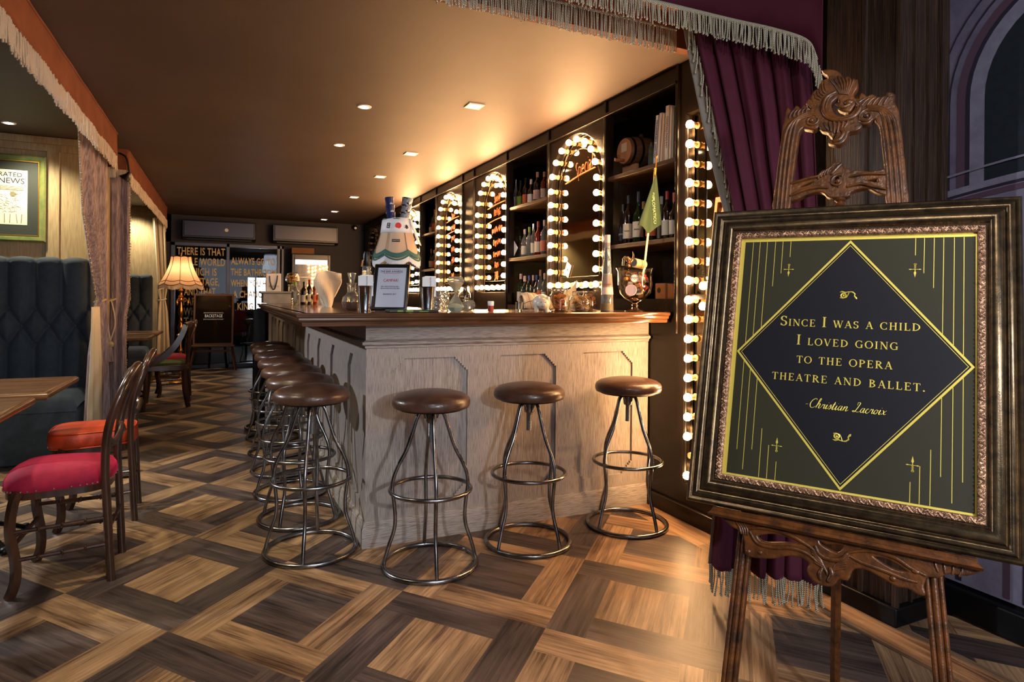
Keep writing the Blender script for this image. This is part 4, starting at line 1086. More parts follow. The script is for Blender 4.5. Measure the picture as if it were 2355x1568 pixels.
# grey lining turned out along the leading edge
def lin(u, v):
    p = Vector(cf(0, v)); q = .010 + .034 * math.sin(PI * min(1, v * 1.7)) ; return (p.x - q * (1 - u) * .75, p.y + .004 + q * (1 - u) * .66, p.z)
MB().grid(lin, 4, 30).build('lining_edge', M_lining, cu, solid=.003)
# ================================================================== BOOTH VALANCES AND CURTAINS
def booth_valance(y0, y1, label, ret=None):
    t = thing('booth_valance', label, 'valance', (-.80, y0, 0), 0, 'tan suede booth valances')
    L = y1 - y0
    b = MB()
    def fn(u, v):
        wob = .006 * math.sin(u * L * 7) + .004 * math.sin(u * L * 17)
        return (-.0 + wob * (1 - v), u * L, 2.285 + .19 * v + (.008 * math.sin(u * L * 11) if v == 0 else 0))
    b.grid(fn, int(L * 16), 4)
    b.build('suede_face', M_suede, t, solid=.012)
    MB().box(-.09, .0, L, L + .012, 2.20, 2.475).build('end_face', M_suede, t, bevel=.004)
    if ret: MB().box(-ret, 0, -.012, 0, 2.285, 2.475).build('front_face', M_suede, t, bevel=.004)
    MB().tube([(.006, k * L / 60, 2.468 + .002 * math.sin(k)) for k in range(61)], .008, 6).build('piping', M_suede, t)
    b = MB(); n = int(L / .0105)
    for k in range(n):
        y = L * k / n; x = .006 + random.uniform(-.004, .004); z = 2.29 + .004 * math.sin(y * 11)
        b.tube([(x, y, z), (x + random.uniform(-.004, .004), y + random.uniform(-.004, .004), z - .055), (x + random.uniform(-.006, .006), y, z - .115 + random.uniform(-.012, .012))], .0042, 5)
    if ret:
        for k in range(int(ret / .01)): b.tube([(-ret + k * .01, -.016, 2.29), (-ret + k * .01 + .003, -.02, 2.19 + random.uniform(-.01, .01))], .004, 5)
    for k in range(8): b.tube([(-.08 + k * .01, L + .014, 2.21), (-.08 + k * .01, L + .018, 2.12)], .004, 5)
    b.build('fringe', M_fringe_cream, t)
    return t
booth_valance(1.2, 5.80, 'long tan suede valance with cream fringe over the nearest booth, top left of the picture')
booth_valance(6.43, 10.45, 'tan suede valance with cream fringe over the farther booth', ret=.28)

def tied(name, label, rows, nf, tie, m=M_taupe, trim=True, tassel=False, lin_frac=0.0):
    t = thing('booth_curtain', label, 'curtain', (0, 0, 0), 0, 'tied back booth curtains')
    _, f = drape(rows, nf, m, t, nu=90, nv=60)
    v, c, r = tie
    MB().tube([(c[0] + (.034 if nf == 5 else r) * math.cos(a * PI / 8), c[1] + (.062 if nf == 5 else .034) * math.sin(a * PI / 8), c[2] + .012 * math.sin(a * PI / 8 + 1)) for a in range(16)], .009, 8, closed=True).build('tie_cord', M_cord if m is not M_cream_lin else M_fringe_cream, t)
    if trim:
        b = MB()
        for k in range(130):
            p = Vector(f(1, k / 129)); b.tube([p, p + Vector((random.uniform(-.004, .010), random.uniform(-.022, -.012), random.uniform(-.012, .0)))], .004, 4)
        b.build('gold_edge_trim', M_cord, t)
    if lin_frac:
        def g(u, w):
            p = Vector(f(0.0 + u * lin_frac, w)); return (p.x + .004, p.y - .030 - .02 * math.sin(PI * u), p.z)
        MB().grid(g, 16, 50).build('lining', M_cream_lin, t, solid=.003)
    if tassel:
        x, y, z = tassel
        b = MB(); b.tube(bez([(c[0], c[1] - .03, c[2]), (x - .03, y, (c[2] + z) / 2 + .12), (x, y, z + .13)], 8), .007, 6); b.tube(bez([(c[0] + .02, c[1] - .03, c[2]), (x + .035, y, (c[2] + z) / 2 + .05), (x, y, z + .13)], 8), .006, 6)
        b.build('tassel_cord', M_fringe_cream, t)
        b = MB(); b.lathe([(.004, .13), (.022, .12), (.030, .10), (.022, .08), (.012, .075)], 12, (x, y, z)); b.build('tassel_cap', M_cord, t)
        b = MB()
        for k in range(26): a = k * 2.4; rr = .018 * math.sqrt((k % 9) / 9 + .1); b.tube([(x + rr * .6 * math.cos(a), y + rr * .6 * math.sin(a), z + .078), (x + rr * 1.3 * math.cos(a), y + rr * 1.3 * math.sin(a), z - .05)], .004, 4)
        b.build('tassel_skirt', M_taupe, t)
    return t
# first curtain: hangs inside the aisle edge of the near booth
ct = tied('c', 'patterned taupe curtain with gold edge and cream lining, tied back beside the nearest tufted bench',
     [(0, (-.86, 5.72, 2.30), (-.88, 4.95, 2.30), .022), (.30, (-.86, 5.72, 1.75), (-.88, 5.10, 1.75), .026), (.52, (-.86, 5.76, 1.16), (-.87, 5.50, 1.16), .020), (.72, (-.86, 5.80, .75), (-.88, 5.34, .75), .030), (1, (-.85, 5.82, .02), (-.90, 5.28, .02), .034)], 5, (.52, (-.87, 5.61, 1.14), .075), lin_frac=0)
drape([(0, (-.835, 5.36, 1.10), (-.86, 5.22, 1.10), .006), (.3, (-.835, 5.42, .7), (-.87, 5.24, .7), .012), (1, (-.835, 5.44, .02), (-.88, 5.22, .02), .016)], 1.5, M_cream_lin, ct, 'lining', nu=30, nv=20)
tied('c', 'long patterned taupe curtain hanging on the booth divider, with cord and tassel',
     [(0, (-1.05, 6.385, 2.22), (-.775, 6.385, 2.22), .012), (.5, (-1.03, 6.40, 1.15), (-.775, 6.40, 1.15), .016), (.6, (-1.02, 6.40, 1.0), (-.80, 6.40, 1.0), .016), (.8, (-1.02, 6.40, .5), (-.80, 6.40, .5), .022), (1, (-1.03, 6.40, .02), (-.78, 6.40, .02), .030)], 3, (.5, (-.92, 6.37, 1.14), .045), tassel=(-.90, 6.30, .66))
tied('c', 'cream curtain tied at the waist at the far end of the farther booth',
     [(0, (-.97, 10.30, 2.3), (-.815, 10.30, 2.3), .02), (.45, (-.90, 10.30, 1.25), (-.78, 10.30, 1.25), .018), (.52, (-.875, 10.30, 1.12), (-.80, 10.30, 1.12), .014), (.62, (-.90, 10.30, .95), (-.77, 10.30, .95), .02), (1, (-.95, 10.30, .02), (-.72, 10.30, .02), .03)], 3, (.52, (-.84, 10.28, 1.12), .055), m=M_cream_lin, trim=False)

# gooseneck lamp on the divider
t = thing('gooseneck_lamp', 'small black gooseneck picture lamp on the tan valance of the farther booth', 'wall lamp', (-.79, 6.30, 2.38))
MB().tube(bez([(-.10, .11, .02), (-.06, .0, .03), (-.005, -.01, 0), (.015, -.01, -.08), (.02, -.01, -.14)], 6), .008, 8).build('arm', M_blackmetal, t)
MB().lathe([(.012, .03), (.016, .0), (.045, -.05), (.040, -.05), (.012, -.004)], 20).tf(Matrix.Translation((.01, -.01, -.15)) @ Matrix.Rotation(R(35), 4, 'Y')).build('shade', M_blackmetal, t)

# ================================================================== TUFTED BENCHES
def tufted_bench(x0, x1, yf, label, pitch=.169, xoff=None, zt=1.475, zr=(1.079, .943, .80), seat_d=.52):
    t = thing('tufted_bench', label, 'bench', ((x0 + x1) / 2, yf, 0), 0, 'blue grey tufted booth benches')
    cx = (x0 + x1) / 2; ph = (xoff - cx)
    def seg(px, pz, a, b):
        ax, az = a; bx_, bz = b; dx, dz = bx_ - ax, bz - az; tt = max(0, min(1, ((px - ax) * dx + (pz - az) * dz) / (dx * dx + dz * dz)))
        return math.hypot(px - ax - dx * tt, pz - az - dz * tt)
    def depth(x, z):
        q = (x - ph) / pitch; k = math.floor(q); ds = []; bt = []
        for kk in (k - 1, k, k + 1, k + 2):
            xa = ph + kk * pitch; xm = xa + pitch / 2
            ds.append(seg(x, z, (xa, zr[0]), (xa, zt + .1))); ds.append(seg(x, z, (xa, zr[2]), (xa, .40)))
            ds.append(seg(x, z, (xa, zr[0]), (xm, zr[1]))); ds.append(seg(x, z, (xa, zr[0]), (xm - pitch, zr[1])))
            ds.append(seg(x, z, (xm, zr[1]), (xa, zr[2]))); ds.append(seg(x, z, (xm, zr[1]), (xa + pitch, zr[2])))
            bt += [math.hypot(x - xa, z - zr[0]), math.hypot(x - xm, z - zr[1]), math.hypot(x - xa, z - zr[2])]
        d = min(ds); b_ = min(bt)
        return .050 * (1 - math.exp(-(d / .030) ** 1.1)) - .020 * math.exp(-(b_ / .020) ** 2)
    hw = (x1 - x0) / 2; nu = int(2 * hw / .0085); nv = 120
    def fn(u, v):
        x = -hw + 2 * hw * u; z = .36 + (zt - .36) * v
        e = min(1, (hw - abs(x)) / .05); e = math.sqrt(max(0, 1 - (1 - e) ** 2)); tp = min(1, (zt - z) / .05); tp = math.sqrt(max(0, 1 - (1 - tp) ** 2))
        return (x, .05 - (depth(x, z) + .02) * 1.0 * e * max(tp, .02), z - .025 * (1 - tp if v > .95 else 0) * 0 - (0 if v < .96 else .018 * (1 - abs(math.cos(PI * (x - ph) / pitch)) ** .5) * 0 + .022 * (1 - abs(math.sin(PI * (x - ph) / pitch)) ** .6)))
    b = MB(); b.grid(fn, nu, nv); b.build('backrest', M_bench, t, angle=80)
    MB().box(-hw, hw, .045, .20, .0, zt - .02).build('back_board', M_bench, t, bevel=.02)
    for zz, off in ((zr[0], 0), (zr[1], .5), (zr[2], 0)):
        k = math.ceil((-hw - ph) / pitch - off)
        while ph + (k + off) * pitch < hw:
            MB().ball((0, 0, 0), .011, 8, 6, (1, .5, 1)).build('button', M_bench, t, loc=(ph + (k + off) * pitch, .040, zz)); k += 1
    def sf(u, v):
        x = -hw + 2 * hw * u; y = .03 - seat_d * v; ed = min(1, (1 - v) * seat_d / .07, (hw - abs(x)) / .07 + .02); r_ = math.sqrt(max(0, 1 - (1 - ed) ** 2))
        return (x, y, .36 + .105 * r_ + .015 * math.sin(PI * min(v, .99)))
    MB().grid(sf, 60, 30).build('seat_cushion', M_bench, t, angle=80)
    MB().box(-hw + .004, hw - .004, -seat_d + .034, .02, .0, .375).build('seat_base', M_bench, t, bevel=.012)
    return t
tufted_bench(-2.9, -.955, 5.78, 'blue grey velvet tufted bench in the nearest booth under the framed newspaper', xoff=-1.317)
tufted_bench(-2.9, -.955, 10.12, 'smaller looking tufted velvet bench in the farther booth', xoff=-1.10)

# framed newspaper page
t = thing('framed_newspaper', 'green framed newspaper page hanging on the oak wall above the nearest tufted bench', 'picture', (-1.78, 6.222, 1.96))
M_gfr = mat('green_gilt_frame', srgb(92, 108, 64), .4, col2=srgb(120, 124, 70), noise=20, coat=.3)
b = rect_loops([(0, 0), (0, .018), (.012, .026), (.030, .022), (.040, .012), (.045, .010), (.045, 0)], -.44, -.35, .44, .35); b.tf(Matrix.Rotation(R(90), 4, 'X')); b.build('frame', M_gfr, t)
b = rect_loops([(.045, .010), (.048, .013), (.053, .013), (.055, .008)], -.44, -.35, .44, .35); b.tf(Matrix.Rotation(R(90), 4, 'X')); b.build('gilt_slip', M_gold, t)
MB().box(-.39, .39, -.006, -.002, -.30, .30).build('dark_mount', mat('dark_mount_board', srgb(58, 62, 56), .4, coat=.6), t, smooth=False)
MB().box(-.315, .315, -.008, -.006, -.215, .225).build('page', M_paper, t, smooth=False)
text('THE ILLUSTRATED', .050, M_ink, frame_m((.075, -.0085, .185), (1, 0, 0), (0, 0, 1)), t, sx=1.0); text('POLICE NEWS', .062, M_ink, frame_m((.10, -.0085, .135), (1, 0, 0), (0, 0, 1)), t, sx=1.0)
M_ink2 = mat('grey_engraving', srgb(120, 112, 84), .8)
b = MB()
for q in range(150):
    cx, cz = random.uniform(-.27, .27), random.uniform(-.12, .055); a = random.uniform(0, 3.14); l = random.uniform(.008, .035)
    b.tube(bez([(cx, -.0086, cz), (cx + l * math.cos(a), -.0086, cz + l * math.sin(a)), (cx + l * 1.6 * math.cos(a + .8), -.0086, cz + l * 1.4 * math.sin(a + .8))], 3), .0011, 3)
for q in range(5): b.ball((-.22 + q * .11, -.0083, .03 + .012 * (q % 2)), .020, 12, 6, (1, .02, 1.1))
for q in range(16): b.tube([(-.29 + q * .038, -.0086, -.13), (-.288 + q * .038 + random.uniform(-.01, .01), -.0086, -.20)], .0022, 4)
for q in range(10): b.tube([(-.28, -.0086, .10 - q * .004), (.29, -.0086, .098 - q * .004 + random.uniform(-.003, .003))], .0008, 3)
b.build('engraving', M_ink2, t)

# ================================================================== TABLES
def table(x0, x1, y0, y1, label, bx_=None):
    t = thing('pedestal_table', label, 'table', ((x0 + x1) / 2, (y0 + y1) / 2, 0), 0, 'wooden booth tables on iron pedestals')
    a, b_ = (x1 - x0) / 2, (y1 - y0) / 2
    M_tt = mat('table_top_wood', srgb(78, 50, 30), .25, col2=srgb(116, 80, 52), noise=6, nscale=(.8, 7, 3), coat=.4)
    MB().prism([(-a + .02, -b_ + .02), (a - .02, -b_ + .02), (a - .02, b_ - .02), (-a + .02, b_ - .02)], .716, .75).build('table_top', M_tt, t, smooth=False)
    pr_ = [(-.02, -.034), (-.005, -.034), (.0, -.030), (.0, -.006), (-.006, 0), (-.02, 0)]
    pr_ = [(-.021, -.036)] + [(-.018 + .018 * math.cos(R(q)), -.018 + .018 * math.sin(R(q))) for q in range(-90, 91, 22)] + [(-.021, .0)]
    MB().sweep(pr_, [(-a, -b_, .75), (a, -b_, .75), (a, b_, .75), (-a, b_, .75)], closed=True).build('bullnose_edge', M_tt, t)
    MB().lathe([(.02, .715), (.05, .712), (.022, .70), (.022, .60), (.030, .585), (.022, .57), (.018, .56), (.018, .30), (.030, .285), (.030, .26), (.020, .24), (.020, .12), (.05, .07), (.06, .05)], 16).build('pedestal', M_blackmetal, t)
    for k in range(4):
        g = PI / 4 + k * PI / 2
        MB().tube(bez([(.03 * math.cos(g), .03 * math.sin(g), .10), (.12 * math.cos(g), .12 * math.sin(g), .07), (.22 * math.cos(g), .22 * math.sin(g), .02)], 5), .02, 8, flat=.6).ball((.23 * math.cos(g), .23 * math.sin(g), .018), .018, 8, 6, (1.4, 1.4, 1)).build('foot', M_blackmetal, t)
    return t
table(-1.42, -.715, 3.37, 4.02, 'wooden booth table with bullnose edge behind the nearest table, by the orange chair')
table(-1.42, -.735, 2.56, 3.27, 'nearest wooden booth table, only its corner showing at the left edge')
table(-1.40, -.71, 7.30, 7.95, 'wooden table in the farther booth, beside the tub chair')
table(-1.40, -.70, 8.15, 8.80, 'farthest wooden table, before the far tufted bench')

# ================================================================== CHAIRS
def side_chair(label, seat_m, loc, rz, cushion=False, nails=True):
    t = thing('side_chair', label, 'chair', loc, rz, 'dark wooden booth chairs')
    # hoop back and rear legs in one bentwood run
    half = [(.165, -.155, .0), (.158, -.157, .12), (.150, -.160, .30), (.142, -.163, .45), (.145, -.172, .56), (.160, -.182, .66), (.190, -.176, .76), (.215, -.145, .825), (.232, -.085, .865), (.238, 0, .878)]
    full = half + [(x, -y, z) for x, y, z in reversed(half[:-1])]
    for s_ in (0, 1):
        seg = full[:4] if s_ == 0 else full[-4:]
        MB().tube(bez(seg, 5), .0165, 10).build('rear_leg', M_chairwood, t)
    MB().tube(bez(full[3:-3], 6), .0165, 10).build('hoop_back', M_chairwood, t)
    MB().tube(bez([(.150, -.172, .60), (.165, -.12, .565), (.178, -.05, .59), (.180, .0, .61), (.178, .05, .59), (.165, .12, .565), (.150, .172, .60)], 6), .011, 8, flat=1.4).build('cross_rail', M_chairwood, t)
    b = MB(); b.tube(bez([(.200, -.10, .825), (.212, -.04, .858), (.216, 0, .862), (.212, .04, .858), (.200, .10, .825)], 4), .010, 8); b.build('crest_carving', M_chairwood, t)
    for s_ in (-1, 1):
        MB().tube(bez([(-.145, s_ * .178, .41), (-.160, s_ * .182, .36), (-.168, s_ * .186, .26), (-.150, s_ * .186, .14), (-.150, s_ * .186, .06), (-.168, s_ * .190, .0)], 5), .019, 4, rs=None).build('front_leg', M_chairwood, t, smooth=True, angle=50)
        for z in (.145, .255):
            b = MB(); b.tube([(-.155, s_ * .186, z), (.155, s_ * .160, z + .01)], .0085, 8)
            for q in (.25, .5, .75): b.ball((-.155 + .31 * q, s_ * (.186 - .026 * q), z + .01 * q), .0125, 8, 5, (.6, 1, 1))
            b.build('stretcher', M_chairwood, t)
    for x, z, w in ((-.158, .20, .184), (.157, .22, .158)):
        b = MB(); b.tube([(x, -w, z), (x, w, z)], .0085, 8); b.ball((x, 0, z), .0125, 8, 5, (1, .6, 1)); b.build('stretcher', M_chairwood, t)
    def outline(k=1.0):
        o = []
        for a in range(48):
            g = 2 * PI * a / 48; c, s_ = math.cos(g), math.sin(g); e = 3.4
            rx = abs(c) ** (2 / e) * (1 if c > 0 else -1); ry = abs(s_) ** (2 / e) * (1 if s_ > 0 else -1)
            x = -.030 + .185 * rx * k; y = (.188 - .045 * (rx + 1) / 2) * ry * k; o.append((x, y))
        return o
    fr = MB(); vs = []; o = outline(.985)
    fr.prism(o, .372, .405); fr.build('seat_rail', M_chairwood, t)
    b = MB(); rings = []
    lv = [(1.0, .400), (1.02, .410), (1.03, .425), (1.01, .445), (.94, .466), (.80, .480), (.55, .490), (.25, .494)] if not cushion else [(.98, .402), (1.04, .408), (1.07, .425), (1.07, .455), (1.05, .475), (.97, .487), (.70, .492), (.3, .494)]
    for k, z in lv: rings.append([(x, y, z) for x, y in outline(k)])
    n = 48; vs = [p for r_ in rings for p in r_] + [(-.03, 0, lv[-1][1] + .001)]
    fs = [(i * n + k, i * n + (k + 1) % n, (i + 1) * n + (k + 1) % n, (i + 1) * n + k) for i in range(len(rings) - 1) for k in range(n)] + [((len(rings) - 1) * n + k, (len(rings) - 1) * n + (k + 1) % n, len(vs) - 1) for k in range(n)]
    b.add(vs, fs).build('seat_cushion' if cushion else 'upholstered_seat', seat_m, t, angle=80)
    if nails:
        b = MB()
        for k in range(0, 48):
            x, y = outline(1.022)[k]; b.ball((x, y, .407), .0042, 6, 4)
        b.build('nailhead_trim', mat('nailheads', srgb(180, 160, 140), .3, metal=.9), t)
    if cushion:
        b = MB(); b.tube([(x, y, .482) for x, y in outline(1.03)], .004, 5, closed=True); b.tube([(x, y, .408) for x, y in outline(1.04)], .004, 5, closed=True); b.build('cushion_piping', seat_m, t)
    return t
side_chair('dark hoop back chair with crimson velvet seat and nailhead trim', M_pink, (-.590, 3.20, 0), 0)
side_chair('dark hoop back chair with thick orange leather seat cushion', M_orange, (-.600, 3.95, 0), R(3), cushion=True, nails=False)
side_chair('dark chair with deep red seat behind the tub chair', mat('deep_red_velvet', srgb(132, 16, 30), .8, sheen=.6), (-.56, 8.42, 0), R(8), nails=False)
t = thing('tub_chair', 'tub armchair with green seat and sweeping curved wooden arms', 'chair', (-.55, 7.62, 0), R(2))
M_tub = mat('brown_tub_wood', srgb(86, 56, 38), .35, col2=srgb(62, 38, 26), noise=6, coat=.3)
for s_ in (-1, 1):
    arm = bez([(-.20, s_ * .215, .452), (-.14, s_ * .226, .475), (-.04, s_ * .232, .54), (.06, s_ * .228, .65), (.13, s_ * .215, .78), (.16, s_ * .20, .875)], 8)
    b = MB(); m_ = len(arm)
    vs = [];
    for i, p in enumerate(arm):
        w_ = .030 - .006 * abs(2 * i / m_ - 1)
        tg = (arm[min(i + 1, m_ - 1)] - arm[max(i - 1, 0)]).normalized(); nn = Vector((-tg.z, 0, tg.x))
        vs += [p + nn * w_ + Vector((0, -.011, 0)), p + nn * w_ + Vector((0, .011, 0)), p - nn * w_ + Vector((0, .011, 0)), p - nn * w_ + Vector((0, -.011, 0))]
    b.add(vs, [(i * 4 + k, i * 4 + (k + 1) % 4, i * 4 + 4 + (k + 1) % 4, i * 4 + 4 + k) for i in range(m_ - 1) for k in range(4)] + [(0, 1, 2, 3), (m_ * 4 - 1, m_ * 4 - 2, m_ * 4 - 3, m_ * 4 - 4)])
    b.build('arm', M_tub, t)
    MB().tube(bez([(-.20, s_ * .20, .41), (-.205, s_ * .205, .2), (-.225, s_ * .21, .0)], 5), .020, 4).build('front_leg', M_tub, t, angle=50)
    MB().tube(bez([(.15, s_ * .19, .41), (.155, s_ * .19, .2), (.19, s_ * .19, .0)], 5), .024, 4).build('rear_leg', M_tub, t, angle=50)
MB().tube(bez([(.155, -.205, .865), (.20, -.12, .875), (.215, 0, .88), (.20, .12, .875), (.155, .205, .865)], 6), .022, 6, flat=1.6).build('top_rail', M_chairwood, t)
b = MB()
for q in (-.12, -.04, .04, .12): b.tube([(.17, q, .44), (.205 - abs(q) * .15, q * 1.05, .87)], .012, 6)
b.build('back_splats', M_chairwood, t)
MB().prism([(-.215 + (.0), -.215), (.10, -.225), (.17, -.19), (.195, 0), (.17, .19), (.10, .225), (-.215, .215)], .392, .452).build('seat_ring', M_tub, t, bevel=.006)
b = MB(); pts = [(-.19, -.19), (.09, -.20), (.15, -.16), (.17, 0), (.15, .16), (.09, .20), (-.19, .19)]
b.prism(pts, .450, .478); b.build('green_seat', mat('olive_green_velvet', srgb(70, 78, 30), .85, sheen=.5), t, bevel=.018, segs=4)

# ================================================================== FLOOR LAMP WITH SCALLOPED SHADE
def translucent(name, col, k=.5):
    m = bpy.data.materials.new(name); m.use_nodes = True; nt = m.node_tree; nt.nodes.remove(nt.nodes['Principled BSDF'])
    d = nt.nodes.new('ShaderNodeBsdfDiffuse'); d.inputs[0].default_value = col; tr_ = nt.nodes.new('ShaderNodeBsdfTranslucent'); tr_.inputs[0].default_value = col
    mx = nt.nodes.new('ShaderNodeMixShader'); mx.inputs[0].default_value = k
    nt.links.new(d.outputs[0], mx.inputs[1]); nt.links.new(tr_.outputs[0], mx.inputs[2]); nt.links.new(mx.outputs[0], nt.nodes['Material Output'].inputs[0]); return m
M_shade = translucent('pleated_shade_fabric', srgb(236, 196, 156), .55)
M_braid = mat('brown_braid', srgb(92, 62, 42), .8)
def scallop_shade(par, r0, r1, z0, z1, m, trim, fr, lobes=8, fl=.04, flare=1.6, trim2=None):
    def prof(v): return r0 + (r1 - r0) * (v ** flare)
    def fn(u, v, dz=0, dr=0):
        a = 2 * PI * u; k = abs(math.sin(a * lobes / 2)); rr = prof(v) * (1 - .04 * (1 - k)) + dr
        z = z1 + (z0 - z1) * v - .028 * k * (v ** 3) + dz + .010 * k * (1 - v) ** 6
        return (rr * math.cos(a), rr * math.sin(a), z)
    MB().grid(fn, 96, 24).build('shade', m, par, angle=80)
    for j in range(lobes):
        MB().tube([fn(j / lobes, v / 12, 0, .002) for v in range(13)], .0034, 5).build('rib', trim, par)
    b = MB(); b.tube([fn(u / 96, .985, 0, .003) for u in range(96)], .005, 6, closed=True); b.tube([fn(u / 96, .86, 0, .003) for u in range(96)], .004, 6, closed=True); b.tube([fn(u / 96, 0, 0, .001) for u in range(96)], .004, 6, closed=True)
    b.build('braid', trim2 or trim, par)
    b = MB(); n = 220
    for q in range(n):
        p = Vector(fn(q / n, 1, 0, .002)); b.tube([p, p + Vector((0, 0, -fl * (.9 + .2 * random.random())))], .0026, 4)
    b.build('fringe', fr, par)
t = thing('floor_lamp', 'brass floor lamp with lit scalloped cream shade before the glazed doors', 'floor lamp', (-.55, 9.50, 0))
scallop_shade(t, .125, .275, 1.335, 1.70, M_shade, M_braid, M_fringe_cream, 8, .045)
MB().lathe([(.135, 0), (.14, .02), (.10, .04), (.04, .05), (.02, .07), (.016, .10), (.022, .12), (.016, .14), (.016, .40), (.024, .42), (.036, .44), (.024, .46), (.016, .48), (.016, .62), (.035, .635), (.050, .65), (.024, .67), (.020, .70), (.034, .73), (.038, .76), (.024, .80), (.018, .82), (.026, .84), (.018, .86), (.018, .90), (.030, .93), (.034, .98), (.020, 1.06), (.012, 1.10), (.05, 1.105), (.055, 1.115), (.02, 1.125), (.018, 1.15), (.034, 1.165), (.02, 1.19), (.018, 1.23), (.03, 1.25), (.012, 1.28), (.008, 1.55)], 24).build('turned_pole', M_brass, t)
for a in range(3):
    g = a * 2 * PI / 3; MB().lathe([(.004, -.05), (.012, -.03), (.012, 0), (.006, .02)], 8, (.085 * math.cos(g), .085 * math.sin(g), 1.10)).tube([(.0, 0, 1.12), (.05 * math.cos(g), .05 * math.sin(g), 1.15), (.085 * math.cos(g), .085 * math.sin(g), 1.11)], .005, 6).build('ornament_arm', M_brass, t)
MB().ball((0, 0, 1.52), .03, 12, 8).build('bulb', mat('lamp_bulb', (1, .9, .7, 1), .5, emit=(1, .62, .3, 1), estr=30), t)
l = light('floor_lamp_light', 'POINT', (-.55, 9.5, 1.50), 13, (1, .70, .44), None, .03)
MB().lathe([(.004, .0), (.014, .02), (.006, .05), (.01, .065), (.002, .08)], 10, (0, 0, 1.69)).build('finial', M_brass, t)

# ================================================================== MENU BOARD ON PLAIN EASEL
t = thing('menu_easel', 'wooden A frame easel with a dark board reading BACKSTAGE before the glazed doors', 'easel', (-.16, 10.85, 0), R(-8))
M_ewood = mat('plain_easel_wood', srgb(92, 58, 34), .5)
lean = Matrix.Rotation(R(-6), 4, 'X')
for x0, x1 in ((-.33, -.20), (.33, .20)):
    MB().tube([(x0, -.10, .01), (x1 * .55, .07, 1.22)], .018, 4).build('front_leg', M_ewood, t)
for x0, x1 in ((-.12, -.05), (.14, .08)): MB().tube([(x0, .30, .01), (x1, .10, 1.15)], .016, 4).build('rear_leg', M_blackmetal, t)
MB().box(-.26, .26, -.07, -.045, .30, .335).build('cross_bar', M_ewood, t, bevel=.004)
MB().box(-.31, .31, -.13, -.07, .385, .415).build('tray', M_ewood, t, bevel=.004)
bd = MB(); bd.box(-.29, .29, -.012, .012, 0, .80); bd.tf(Matrix.Translation((0, -.095, .415)) @ lean); bo = bd.build('board_frame', M_ewood, t, bevel=.004)
bd = MB(); bd.box(-.26, .26, -.016, -.012, .03, .77); bd.tf(Matrix.Translation((0, -.095, .415)) @ lean); bo = bd.build('black_panel', mat('glossy_black_panel', srgb(20, 14, 12), .12), t, smooth=False)
TM = Matrix.Translation((0, -.095, .415)) @ lean @ frame_m((0, -.0175, .45), (1, 0, 0), (0, 0, 1))
text('BACKSTAGE', .066, M_white, TM, t, sx=.62, thin=.001, space=1.15)
b = MB()
for k in range(14):
    for zz in (.055, -.055): b.box(-.14 + k * .0205, -.133 + k * .0205, zz - .004, zz + .004, 0, .001)
b.box(-.145, .145, .044, .046, 0, .001); b.box(-.145, .145, -.046, -.044, 0, .001)
b.tf(TM); b.build('film_strip_border', M_white, t, smooth=False)

# ================================================================== FAR WALL FITTINGS
def ac(x0, x1, label):
    t = thing('air_conditioner', label, 'air conditioner', ((x0 + x1) / 2, YB, 2.235), 0, 'wall mounted air conditioners'); w_ = (x1 - x0) / 2
    MB().prism([(-.22, -.13), (-.22, .15), (0, .15), (0, -.16), (-.15, -.16)], -w_, w_).tf(Matrix(((0, 0, 1, 0), (1, 0, 0, 0), (0, 1, 0, 0), (0, 0, 0, 1)))).build('casing', M_black, t, bevel=.01)
    MB().box(-w_ + .03, w_ - .03, -.232, -.221, -.10, .135).build('front_panel', mat('grey_ac_panel', srgb(62, 62, 70), .3, metal=.4), t, bevel=.006)
    MB().box(-w_ + .06, w_ - .06, -.20, -.16, -.165, -.13).build('air_flap', M_blackmetal, t, bevel=.006)
    return t
a1 = ac(-.635, .445, 'left wall air conditioner with dark panel and round sticker')
MB().lathe([(0, 0), (.028, 0), (.028, .002), (0, .002)], 20, cap=False).tf(Matrix.Translation((.10, -.233, .01)) @ Matrix.Rotation(R(90), 4, 'X')).build('round_sticker', M_white, a1)
text('5.5', .03, mat('red_mark', srgb(180, 40, 36), .6), frame_m((.10, -.2356, .01), (1, 0, 0), (0, 0, 1)), a1)
ac(.705, 1.775, 'right wall air conditioner with pale reflecting panel')
t = thing('security_camera', 'small black dome camera high on the far wall corner', 'camera', (2.08, YB, 2.44))
MB().box(-.02, .02, -.10, 0, -.01, .02).build('bracket', M_black, t, bevel=.004)
MB().ball((0, -.11, -.03), .045, 16, 12).build('housing', M_black, t); MB().lathe([(.012, 0), (.022, 0), (.022, .006), (.012, .006)], 16).tf(Matrix.Translation((0, -.152, -.04)) @ Matrix.Rotation(R(90), 4, 'X')).build('lens_ring', M_white, t)
# glass front fridge
t = thing('drinks_fridge', 'black glass door drinks fridge with lit header at the far end behind the bar', 'fridge', (1.31, 10.95, 0))
MB().box(-.31, .31, 0, .34, .0, 1.90).box(-.31, .31, .0, .02, 1.88, 1.90).build('cabinet', M_black, t, bevel=.008)
f = MB(); f.box(-.31, -.27, -.03, 0, .05, 1.88); f.box(.27, .31, -.03, 0, .05, 1.88); f.box(-.27, .27, -.03, 0, 1.80, 1.88); f.box(-.27, .27, -.03, 0, .05, .10); f.build('door_frame', M_black, t, bevel=.004)
MB().box(-.27, .27, -.026, -.022, .10, 1.72).build('door_glass', mat('dark_reflective_glass', srgb(26, 24, 24), .03, spec=1.0, coat=1.0), t, smooth=False)
MB().box(-.26, .26, -.034, -.024, 1.72, 1.80).build('lit_header', mat('fridge_header', srgb(200, 180, 180), .5, emit=(.85, .78, .9, 1), estr=1.6), t, smooth=False)
